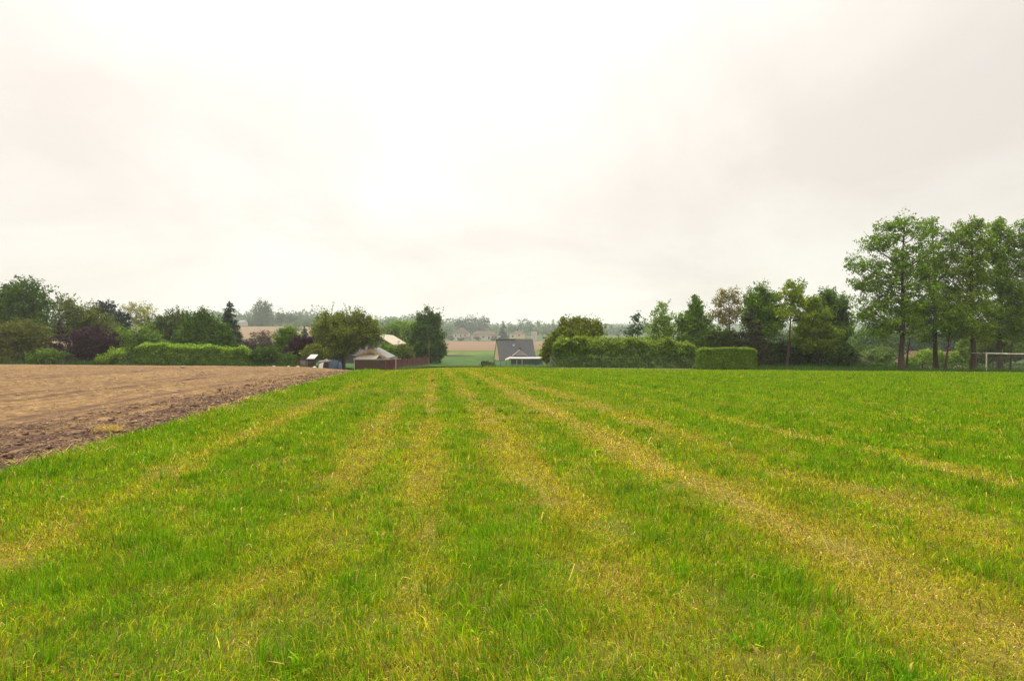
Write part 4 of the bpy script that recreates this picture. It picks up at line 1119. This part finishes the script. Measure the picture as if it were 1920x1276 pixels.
# slate roofed house in the middle -----------------------------------
d = 150; s = d / F
x0 = PX(936.5, d); zb = at(936, 683, d)[2]; ze = at(936, 675, d)[2] - zb; zr = at(936, 637, d)[2] - zb
w = 70 * s
H = House("slate_roofed_house", "house with a steep dark slate roof and a cream gable beyond the meadow", "house", (x0, d, zb), math.radians(11))
H.part("wall", gable_walls(w, 8.6, ze, zr), CREAM)
H.part("roof", gable_roof(w, 8.6, ze, zr, .12), SLATE)
zk = (zr - ze) / 4.3
def on_roof(x, f): return (x, f * 4.3, ze + f * 4.3 * zk + .18)
mb = MB(); a_ = on_roof(29 * s, .66); mb.box((a_[0], a_[1] - .1, a_[2] - .2), (a_[0] + .6, a_[1] + .3, a_[2] + .45)); H.part("skylight", mb, WHITE)
mb = MB(); a_ = on_roof(41 * s, .42); mb.box((a_[0], a_[1] - .1, a_[2] - .3), (a_[0] + .3, a_[1] + .3, a_[2] + .9)); H.part("flue", mb, DARKWOOD)
mb = MB(); mb.box((-.02 * w - .05, 4.3 - .3, zr + .1), (w * .55, 4.3 + .3, zr + .26)); H.part("ridge_cap", mb, GREYROOF)
# pavilion with a tent roof in front
d = 138; s = d / F
b = np.array([PX(961, d), d, at(961, 684, d)[2]])
H = House("garden_pavilion", "small grey hip roofed pavilion in front of the slate roof", "pavilion", b)
w = 28 * s; h = 17 * s; r = 28 * s
H.part("wall", MB().box((.2, .2, -1.5), (w - .2, w - .2, h)), DARKWOOD)
mb = MB(); mb.add([(-.1, -.1, h), (w + .1, -.1, h), (w + .1, w + .1, h), (-.1, w + .1, h), (w / 2, w / 2, r)], [(0, 1, 4), (1, 2, 4), (2, 3, 4), (3, 0, 4), (3, 2, 1, 0)])
H.part("roof", mb, DARKROOF)
mb = MB(); mb.rod((-.1, -.12, h + .03), (w / 2, w / 2, r + .05), .09, 6); H.part("ridge_flashing", mb, TIN)
# white roofed shelter
d = 126; s = d / F
b = np.array([PX(958, d), d, at(958, 686, d)[2]])
H = House("white_roofed_shelter", "long low open shelter with a white flat roof and thin posts", "shelter", b)
w = 61 * s; h = 15 * s
mb = MB(); mb.slab([(0, 0, h), (w, 0, h), (w, 3.5, h + .06), (0, 3.5, h + .06)], .2); H.part("roof", mb, WHITE)
mb = MB(); mb.slab([(-11 * s, .3, h - .55), (-.01, .3, h + .02), (-.01, 3.0, h + .3), (-11 * s, 3.0, h - .3)], .2); H.part("porch_roof", mb, TIN)
for k in range(7):
    xx = .1 + k * (w - .3) / 6
    H.part("post", MB().box((xx, .15, -1.2), (xx + .12, .27, h - .34)), WHITE if k in (1, 2) else GREENMETAL)
H.part("back_wall", MB().box((0, 3.2, -1.2), (w, 3.35, h - .06)), GREENMETAL)

# brown shed ---------------------------------------------------------
d = 90; s = d / F
zb = at(694, 694, d)[2]
b = np.array([PX(665, d), d, zb])
H = House("brown_shed", "brown plank shed with a beige gable, tin porch roof and grey roof slope", "shed", b)
W_ = 57 * s; hw = 20 * s
mb = MB()
nb = 9
for k in range(nb):
    mb.box((0, -.04 if k % 2 else -.055, -1.0 if k == 0 else hw * k / nb + .004), (W_, 0, hw * (k + 1) / nb - .012))
mb.box((.02, .0, -1.0), (W_ - .02, .1, hw - .02))
H.part("front_wall", mb, PLANK)
H.part("fascia", MB().box((-.12, -.1, hw), (W_ + .9, -.02, hw + .11)), WHITE)
# porch roof of sheets
mb = MB()
nsh = 8; wp = 41 * s
for k in range(nsh):
    xa, xb = wp * k / nsh, wp * (k + 1) / nsh - .02
    ofs = .02 * (k % 2)
    mb.slab([(xa, -.05, hw + .14 + ofs), (xb, -.05, hw + .14 + ofs), (xb * .93 + .3, 1.9, hw + 8.6 * s + ofs), (xa * .93 + .3, 1.9, hw + 8.6 * s + ofs)], .03)
H.part("porch_roof", mb, TIN)
ax, az = 2.07, 40 * s                  # gable apex (local)
ex, ez = 4.88, 22.3 * s                  # right eave
lx = ax - (ex - ax)
mb = MB(); mb.poly([(lx + .35, 2.2, -1.0), (ex - .35, 2.2, -1.0), (ex - .35, 2.2, ez), (ax, 2.2, az - .25), (lx + .35, 2.2, ez)], (.18, 4.6, 0)); H.part("wall", mb, GREYWALL)
dx, dy = .2, 5.0
mb = MB(); mb.slab([(ax, 1.7, az), (ax + dx, 1.7 + dy, az + .12), (ex + dx, 1.7 + dy, ez + .1), (ex, 1.7, ez - .05)][::-1], .12)
mb.slab([(ax - .003, 1.7, az), (lx, 1.7, ez - .05), (lx + dx, 1.7 + dy, ez + .1), (ax + dx - .003, 1.7 + dy, az + .12)][::-1], .12)
H.part("roof", mb, GREYROOF)
mb = MB()
for sx in (ex, lx):
    q = .62
    p0 = np.array([ax, 1.66, az + .03]); p1 = np.array([sx, 1.66, ez])
    mb.poly([p0, p1, p1 - np.array([0, 0, .34]), p0 - np.array([0, 0, .55])], (0, .03, 0))
H.part("barge_board", mb, BEIGE)
H.part("downpipe", MB().rod((-.06, -.06, -.4), (-.06, -.06, hw), .05, 6), WHITE)
o = MB(); o.box((0, 0, 0), (.75, .4, .12)); o.box((.1, .05, .121), (.55, .35, .22))
ob = o.build("pale_slabs", STONE); ob.location = at(697, 691, 87.6); ob.location.z = gz(ob.location.x, 87.6) + .02
tag(ob, "two pale slabs lying in front of the brown shed", "slabs")

# red fence ----------------------------------------------------------
fa = np.array([PX(722, 89.8), 89.8]); fb = np.array([PX(804, 122), 122])
fm = np.array([PX(742, 90.5), 90.5])
def fline(t_): return fa + (fm - fa) * t_ * 4.5 if t_ < 1 / 4.5 else fm + (fb - fm) * (t_ - 1 / 4.5) / (1 - 1 / 4.5)
n_p = 9
root = empty("red_fence", (fa[0], fa[1], gz(*fa)), "red brown plank fence running away beside the brown shed", "fence")
org = np.array([fa[0], fa[1], gz(*fa)])
for k in range(n_p):
    t0, t1 = k / n_p, (k + 1) / n_p
    p0, p1 = fline(t0), fline(t1)
    g0 = at(720 + 82 * t0, np.interp(t0, [0, .22, 1], [694, 693.5, 683.5]), p0[1])[2]; g1 = at(720 + 82 * t1, np.interp(t1, [0, .22, 1], [694, 693.5, 683.5]), p1[1])[2]
    mb = MB(); nbd = 14
    for j in range(nbd):
        a0, a1 = j / nbd, (j + .9) / nbd
        q0 = p0 + (p1 - p0) * a0; q1 = p0 + (p1 - p0) * a1
        zz0 = g0 + (g1 - g0) * a0
        hh_ = 1.72 + .03 * rng.uniform(-1, 1)
        mb.poly([(q0[0], q0[1], zz0 - .5), (q1[0], q1[1], zz0 - .5), (q1[0], q1[1], zz0 + hh_), (q0[0], q0[1], zz0 + hh_)], (-.025, .02 + .012 * (j % 2), 0))
    mb.build("panel", REDPLANK, root, org)
    if k > 0:
        MB().box((p0[0] - .06, p0[1] - .1, g0 - .5), (p0[0] + .06, p0[1] + .0, g0 + 1.86)).build("post", BEIGE if k == 2 else REDPLANK, root, org)
# pole
pb = np.array([PX(804.5, 121), 121.0]); g = gz(*pb)
root = empty("slim_pole", (pb[0], pb[1], g), "slim grey pole standing in front of the big dark tree", "pole")
MB().rod((pb[0], pb[1], g - .4), (pb[0], pb[1], at(804, 637, 121)[2]), .06).build("shaft", GREYWOOD, root, (pb[0], pb[1], g))
MB().rod((pb[0], pb[1], at(804, 637, 121)[2]), (pb[0], pb[1], at(804, 636, 121)[2]), .075).build("cap", DARKWOOD, root, (pb[0], pb[1], g))

# barn with pale roof ------------------------------------------------
d = 145; s = d / F
b = np.array([PX(700, d), d, at(700, 675, d)[2]])
H = House("pale_roofed_barn", "barn with a pale sloping roof and dark blue gable right of the orchard tree", "barn", b)
def L(px, py, yy=0): return (( px - 700) * s, yy, (675 - py) * s)
mb = MB(); mb.poly([L(698, 690), L(736, 690), L(736, 647), L(703, 627.5)], (2.2, 9, 0)); H.part("wall", mb, BLUEWALL)
mb = MB(); mb.slab([L(702, 624.2, -.3), L(737.5, 645.5, -.3), L(753.5, 644, 6), L(728, 628.5, 6)], .25); H.part("roof", mb, TIN)
mb = MB(); mb.box((36 * s, .5, -1), (52 * s, 6.5, 27.5 * s)); H.part("lean_to", mb, PALEWALL)
# long dark roof -----------------------------------------------------
d = 128; s = d / F
b = np.array([PX(512, d), d, at(512, 690, d)[2]])
H = House("long_dark_roofed_house", "long low house with a dark grey roof half hidden behind the purple tree", "house", b)
w = 172 * s; ze = 24 * s; zr = 57.5 * s
H.part("wall", gable_walls(w, 9, ze, zr), DARKROOF)
H.part("roof", gable_roof(w, 9, ze, zr, .2), DARKROOF)
mb = MB(); mb.box((-.2, 4.3, zr + .1), (w + .2, 4.7, zr + .3)); H.part("ridge_cap", mb, TIN)

# far houses ---------------------------------------------------------
def hip_roof(x0, x1, dp, h, r, run):
    e = .5
    return MB().add([(x0 - e, -e, h), (x1 + e, -e, h), (x1 + e, dp + e, h), (x0 - e, dp + e, h), (x0 + run, dp / 2, r), (x1 - run, dp / 2, r)],
                    [(0, 1, 5, 4), (1, 2, 5), (2, 3, 4, 5), (3, 0, 4), (3, 2, 1, 0)])
d = 600; s = d / F
def FH(px0, pyb, label, d=600): return House("far_house", label, "house", np.array([PX(px0, d), d, at(px0, pyb, d)[2]]), 0, "hazy houses across the valley")
H = FH(849, 637, "hazy far house with a tall hipped brown roof")
H.part("wall", MB().box((0, 0, -3), (30.5 * s, 10, 12 * s)), PALEWALL)
H.part("roof", hip_roof(0, 30.5 * s, 10, 12 * s, 24 * s, 14.3 * s), BROWNROOF)
for a0, a1, b0, b1 in ((4, 7, 6, 9.5), (13, 16, 6, 9.5), (21, 25, 6, 9.5)): window(H, a0 * s, a1 * s, b0 * s, b1 * s)
H.part("extension", MB().box((17 * s, -5, -3), (33 * s, -.02, 4 * s)), GREYWALL)
H.part("extension_roof", MB().slab([(16 * s, -5.5, 4.2 * s), (34 * s, -5.5, 4.2 * s), (34 * s, -.05, 7 * s), (16 * s, -.05, 7 * s)], .4), BROWNROOF)
H = FH(884, 637, "hazy long white far house with a low brown roof")
H.part("wall", MB().box((0, 0, -3), (48 * s, 9, 9.5 * s)), PALEWALL)
H.part("roof", hip_roof(0, 48 * s, 9, 9.5 * s, 17 * s, 9 * s), BROWNROOF)
for a0, a1, b0, b1 in ((20, 24.5, 4, 7), (31, 34, 1, 6.5), (38, 41, 4, 7), (43, 46, 4, 7)): window(H, a0 * s, a1 * s, b0 * s, b1 * s)
H = FH(956, 638, "hazy cream far house right of the dark far conifer")
H.part("wall", MB().box((0, 0, -3), (28 * s, 9, 12.5 * s)), CREAM)
H.part("roof", hip_roof(4 * s, 28 * s, 9, 12.51 * s, 19 * s, 8 * s), BROWNROOF)
for a0, a1, b0, b1 in ((4, 6.5, 6, 10), (16, 18.5, 8, 11.5)): window(H, a0 * s, a1 * s, b0 * s, b1 * s)
H.part("chimney", MB().box((13 * s, 4, 17 * s), (15.5 * s, 5.2, 22 * s)), BROWNROOF)
b = np.array([PX(996.5, 600), 600, at(996, 638, 600)[2]])
H = House("far_white_portal", "hazy narrow white building with a dark opening right of the cream far house", "building", b)
mb = MB(); mb.box((0, 0, -3), (3 * s, 5, 13 * s)); mb.box((7 * s, 0, -3), (10 * s, 5, 13 * s)); mb.box((0, 0, 13.01 * s), (10 * s, 5, 16.5 * s))
H.part("wall", mb, PALEWALL)
H.part("door", MB().box((3.02 * s, 1.0, -3), (6.98 * s, 1.3, 12.98 * s)), GREYWALL)
H = FH(446, 608, "tiny hazy white house on the far left hillside", 600)
H.part("wall", gable_walls(7, 8, 2.2, 4.6), PALEWALL); H.part("roof", gable_roof(7, 8, 2.2, 4.6, .3), GREYROOF)

# red roofed house behind the poplars --------------------------------
d = 132; s = d / F
b = np.array([PX(1728, d), d, at(1728, 690, d)[2]])
H = House("red_roofed_house", "long low house with a red tiled roof behind the poplar trunks", "house", b)
w = 128 * s; ze = 12 * s; zr = 29 * s
H.part("wall", gable_walls(w, 9, ze, zr), CREAM)
mb = gable_roof(w, 9, ze, zr, .3)
H.part("roof", mb, REDROOF)
window(H, w * .35, w * .42, .2, ze - .3); window(H, w * .72, w * .8, .2, ze - .3)
H.part("chimney", MB().box((w * .2, 4.0, zr - .4), (w * .2 + .8, 4.9, zr + .5)), BROWNROOF)

# ================================================================== fences and goal
def wire_fence(label, pts, hpost, mat, pr, nw, brace=(), every=1, zrow=None, name="wire_fence"):
    p0 = pts[0]; org = np.array([p0[0], p0[1], gz(*p0)])
    root = empty(name, tuple(org), label, "fence")
    for q in pts:
        g = gz(*q)
        inner = name == "wire_fence" and not (q is pts[0] or q is pts[-1])
        MB().rod((q[0], q[1], g - .3), (q[0], q[1], g + hpost), pr * (.6 if inner else 1), 7).build("post", DARKWOOD if inner else mat, root, org)
    for i_, dxx in brace:
        q = pts[i_]; g = gz(*q)
        MB().rod((q[0], q[1] - .02, g + hpost * .78), (q[0] + dxx, q[1] - .02, g + .02), pr * .75, 6).build("brace", mat, root, org)
    for k in range(nw):
        h = hpost * (k + .5) / nw
        pth = [np.array([q[0], q[1] - pr, gz(*q) + h]) for q in pts]
        v_, f_ = tube(pth, [.006] * len(pth), 4)
        mesh_obj("wire", v_, f_, WIRE, root, org)
    return root
P0 = np.array([PX(1032, 73.5), 73.5]); P1 = np.array([PX(1310, 70.5), 70.5])
fence_pts = [P0 + (P1 - P0) * t_ for t_ in (0, .34, .67, 1)]
wf = wire_fence("post and wire fence with braced grey wooden end posts in front of the tall hedge", fence_pts, 1.6, GREYWOOD, .065, 5, brace=((0, 1.0), (3, -1.0)))
org = np.array(wf.location)
mb = MB()
for a_, b_ in zip(fence_pts[:-1], fence_pts[1:]):
    mb.add(*[q for q in tube([(a_[0], a_[1] - .1, gz(*a_) + .1), ((a_[0] + b_[0]) / 2, (a_[1] + b_[1]) / 2 - .1, (gz(*a_) + gz(*b_)) / 2 + .1), (b_[0], b_[1] - .1, gz(*b_) + .1)], [.06, .06, .06], 4)])
mb.build("kick_rail", GREYWOOD, wf, org)
Q = [np.array([PX(p_, d_), d_]) for p_, d_ in ((927, 98), (938, 97), (949, 96), (960, 95), (971, 94), (982, 93), (993, 92), (1004, 91), (1015, 90), (1027, 89))]
wire_fence("dark green metal post and mesh fence in front of the slate roofed house", Q, 1.45, GREENMETAL, .05, 12, name="green_mesh_fence")
for px, lb, dd, tp in ((1730.5, "short dark fence post between the broadest poplar and the left leaning poplar", 68.5, 676), (1862, "short dark fence post inside the goal behind its left upright", 73, 680),
                       (1680, "short dark fence post just left of the broadest poplar trunk", 72, 678)):
    X0 = PX(px, dd); g = gz(X0, dd)
    r_ = empty("fence_post", (X0, dd, g), lb, "post", "dark posts under the poplars")
    zt = max(at(px, tp, dd)[2], g + .9)
    v_, f_ = tube([(X0, dd, g - .3), (X0 + .02, dd, (g + zt) / 2), (X0 + .03, dd, zt)], [.085, .08, .07], 8)
    mb = MB().add(v_, list(map(tuple, f_)) + [tuple(range(16, 24))]); mb.build("shaft", DARKWOOD, r_, (X0, dd, g))
    MB().box((X0 - .07, dd - .09, zt - .3), (X0 + .1, dd - .07, zt - .24)).build("staple_band", WIRE, r_, (X0, dd, g))
# goal
d = 66.5
gx = PX(1850, d); g = gz(gx, d); zt = at(1850, 662, d)[2]; hg = zt - g
gw = 7.32
root = empty("football_goal", (gx, d, g), "worn white football goal frame at the right edge", "goal")
org = np.array([gx, d, g])
gx2, gy2 = gx + gw, d - .9
g2 = gz(gx2, gy2); zt2 = zt - .12
MB().rod((gx, d, g - .3), (gx, d, zt), .062, 10).build("upright", GOALWHITE, root, org)
MB().rod((gx2, gy2, g2 - .3), (gx2, gy2, zt2), .062, 10).build("upright", GOALWHITE, root, org)
MB().rod((gx - .06, d, zt), (gx2 + .06, gy2, zt2), .062, 10).build("crossbar", GOALWHITE, root, org)
for (a_, b_, za) in ((gx, d, zt), (gx2, gy2, zt2)):
    MB().rod((a_, b_, za), (a_ - .9, b_ + 1.1, za - .02), .022, 6).build("net_stay", GOALWHITE, root, org)
mb = MB(); bk = (.0, 1.7)
for k in range(0, 41):
    xx = gx + gw * k / 40; yy = d - .9 * k / 40; z1 = zt - .12 * k / 40
    mb.rod((xx - .45, yy + .9, z1 - .05), (xx - .6, yy + 1.9, gz(xx - .6, yy + 1.9) + .02), .005, 3)
for k in range(1, 14):
    f_ = k / 13
    a = np.array([gx - .45 - .15 * f_, d + .9 + f_, (zt - .05) * (1 - f_) + (g + .02) * f_]); c_ = a + np.array([gw, -.9, (zt2 - zt) * (1 - f_) + (g2 - g) * f_])
    mb.rod(a, c_, .005, 3)
mb.build("net", WIRE, root, org)

# ================================================================== garden clutter left of the shed
def place(px, d): 
    X0 = PX(px, d); return np.array([X0, d, gz(X0, d) - .02])
d = 84; s = d / F
b = place(577, d)
H = House("hutch", "dark wooden hutch with a white sloping lid at the edge of the soil", "hutch", b)
w = 11 * s; h = 16 * s
mb = MB()
for k in range(6): mb.box((w * k / 6 + .005, -.03, .12), (w * (k + 1) / 6 - .01, .0, h))
mb.box((0, .001, .12), (w, .9, h)); H.part("body", mb, DARKWOOD)
H.part("lid", MB().slab([(-.1, -.2, h + .05), (w + .15, -.2, h + .05), (w + .32, 1.0, h + .62), (.12, 1.0, h + .62)], .07), WHITE)
for xx in (.02, w - .1): H.part("leg", MB().box((xx, .05, -.2), (xx + .08, .13, .119)), DARKWOOD)
b = place(563, d + .6)
H = House("wooden_crate", "weathered grey plank crate left of the white lidded hutch", "crate", b)
mb = MB()
for k in range(5): mb.box((0, -.02, .02 + k * .19), (10 * s, .02, .02 + k * .19 + .16))
H.part("front_slats", mb, GREYWOOD)
mb = MB()
for xx in (0, 10 * s - .07): mb.box((xx, .021, 0), (xx + .07, .75, .95))
mb.box((.071, .7, 0), (10 * s - .071, .75, .93)); H.part("side_boards", mb, GREYWOOD)
b = place(554, d + 1)
H = House("rusty_panel", "dark red brown plank panel left of the grey crate", "panel", b)
mb = MB()
for k in range(5): mb.box((k * .12, -.02 - .006 * (k % 2), -.1), (k * .12 + .112, .02, .92 + .02 * (k % 3)))
H.part("boards", mb, REDPLANK); H.part("rail", MB().box((-.03, .022, .3), (.63, .06, .38)), REDPLANK)
b = place(597, d + .3)
H = House("white_board", "white board leaning against a dark box right of the hutch", "board", b)
H.part("board", MB().slab([(0, -.1, .02), (.66, -.1, .02), (.66, .25, .85), (.05, .25, .62)], .04), WHITE)
H.part("prop", MB().box((.3, .28, -.1), (.36, .6, .6)), DARKWOOD)
b = place(605, d + .8)
H = House("dark_box", "dark flat lidded box between the white lidded hutch and the blue tank", "box", b)
H.part("body", MB().box((0, 0, -.1), (.85, .7, 1.0)), DARKWOOD)
H.part("lid", MB().slab([(-.75, -.08, .95), (.9, -.08, 1.02), (.9, .78, 1.2), (-.7, .78, 1.14)], .05), GREYWOOD)
o = MB(); o.poly([(0, 0, 0), (.45, 0, .03), (.5, 0, .16), (.2, 0, .26), (-.05, 0, .12)], (0, .35, 0))
ob = o.build("pale_sack", WHITE); ob.location = (b[0] + .1, b[1] + .2, b[2] + 1.09); tag(ob, "pale sack lying on the dark box", "sack")
b = place(616, d + .6)
H = House("blue_tank", "blue grey caged water tank left of the orchard tree trunk", "tank", b)
H.part("tank", MB().box((.05, .05, .12), (1.1, 1.0, 1.2)), BLUEPLASTIC)
mb = MB()
for k in range(6):
    xx = .02 + k * 1.1 / 5; mb.rod((xx, .02, 0), (xx, .02, 1.25), .018, 5)
for k in range(4):
    mb.rod((0, .0, .15 + k * .35), (1.14, .0, .15 + k * .35), .018, 5)
H.part("cage", mb, WIRE)
H.part("lid", MB().rod((.58, .5, 1.2), (.58, .5, 1.27), .14, 10), DARKWOOD)
b = place(632, d + .9)
H = House("blue_barrel", "dark blue barrel beside the caged water tank", "barrel", b)
pr = [.27, .29, .30, .30, .29, .27]
v_, f_ = tube([(.3, .3, z_) for z_ in (0, .15, .35, .6, .85, 1.0)], pr, 14)
H.part("body", MB().add(v_, list(map(tuple, f_)) + [tuple(range(70, 84))]), BLUEPLASTIC)
for z_ in (.33, .66):
    v_, f_ = tube([(.3, .3, z_ - .02), (.3, .3, z_), (.3, .3, z_ + .02)], [.305, .32, .305], 14); H.part("hoop", MB().add(v_, list(map(tuple, f_))), BLUEPLASTIC)
# field stones by the clutter
def stone(px, d, r, label):
    q = place(px, d); n_ = 60
    dr = rand_dirs(26); 
    import bmesh
    bm = bmesh.new()
    for e in dr: bm.verts.new((e[0] * r * rng.uniform(.8, 1.1), e[1] * r * .8, max(-.3, e[2]) * r * .55))
    bmesh.ops.convex_hull(bm, input=bm.verts)
    me = bpy.data.meshes.new("stone"); bm.to_mesh(me); bm.free(); me.materials.append(STONE)
    o_ = bpy.data.objects.new("stone", me); COL.objects.link(o_); o_.location = (q[0], q[1], q[2] + r * .15)
    tag(o_, label, "stone", "pale stones along the far edge of the soil")
stone(558, 81.5, .3, "pale stone below the red brown panel at the soil edge")
stone(589, 81.5, .36, "pale stone in front of the white lidded hutch")
stone(541, 82, .3, "pale stone in front of the dark low spreading shrub")
stone(513, 82, .28, "pale stone right of the leafy shrub at the end of the long hedge")
# straw bale scrap at the near soil edge
q = (PX(207, 10.6), 10.6)
n = 420
x = q[0] + rng.normal(0, .13, n); y = q[1] + rng.normal(0, .1, n)
zz_ = ground(x, y) + .04 + np.abs(rng.normal(0, .05, n))
o = blade_mesh("straw_heap", x, y, zz_, rng.uniform(.08, .2, n), np.full(n, .011), rng.uniform(.9, 1.5, n), rng.uniform(0, 6.3, n), G_STRAW * .7 * np.exp(rng.normal(0, .3, n))[:, None], np.zeros(n, bool))
tag(o, "small heap of dry grass on the soil edge", "straw heap")

# ================================================================== haze
hm = bpy.data.materials.new("haze"); hm.use_nodes = True
ht = hm.node_tree; ht.nodes.clear()
ho = ht.nodes.new("ShaderNodeOutputMaterial"); hv = ht.nodes.new("ShaderNodeVolumePrincipled")
hv.inputs["Color"].default_value = (0.85, 0.93, 0.92, 1)
hv.inputs["Density"].default_value = 0.00026
ht.links.new(hv.outputs[0], ho.inputs["Volume"])
zl = float(base_z(*np.meshgrid(xs, ys)).min()) - 1.0
hb = MB().box((-2300, -70, zl), (2300, 2500, 60)).build("haze", hm)
tag(hb, "pale damp air over the valley", "haze", kind="stuff")
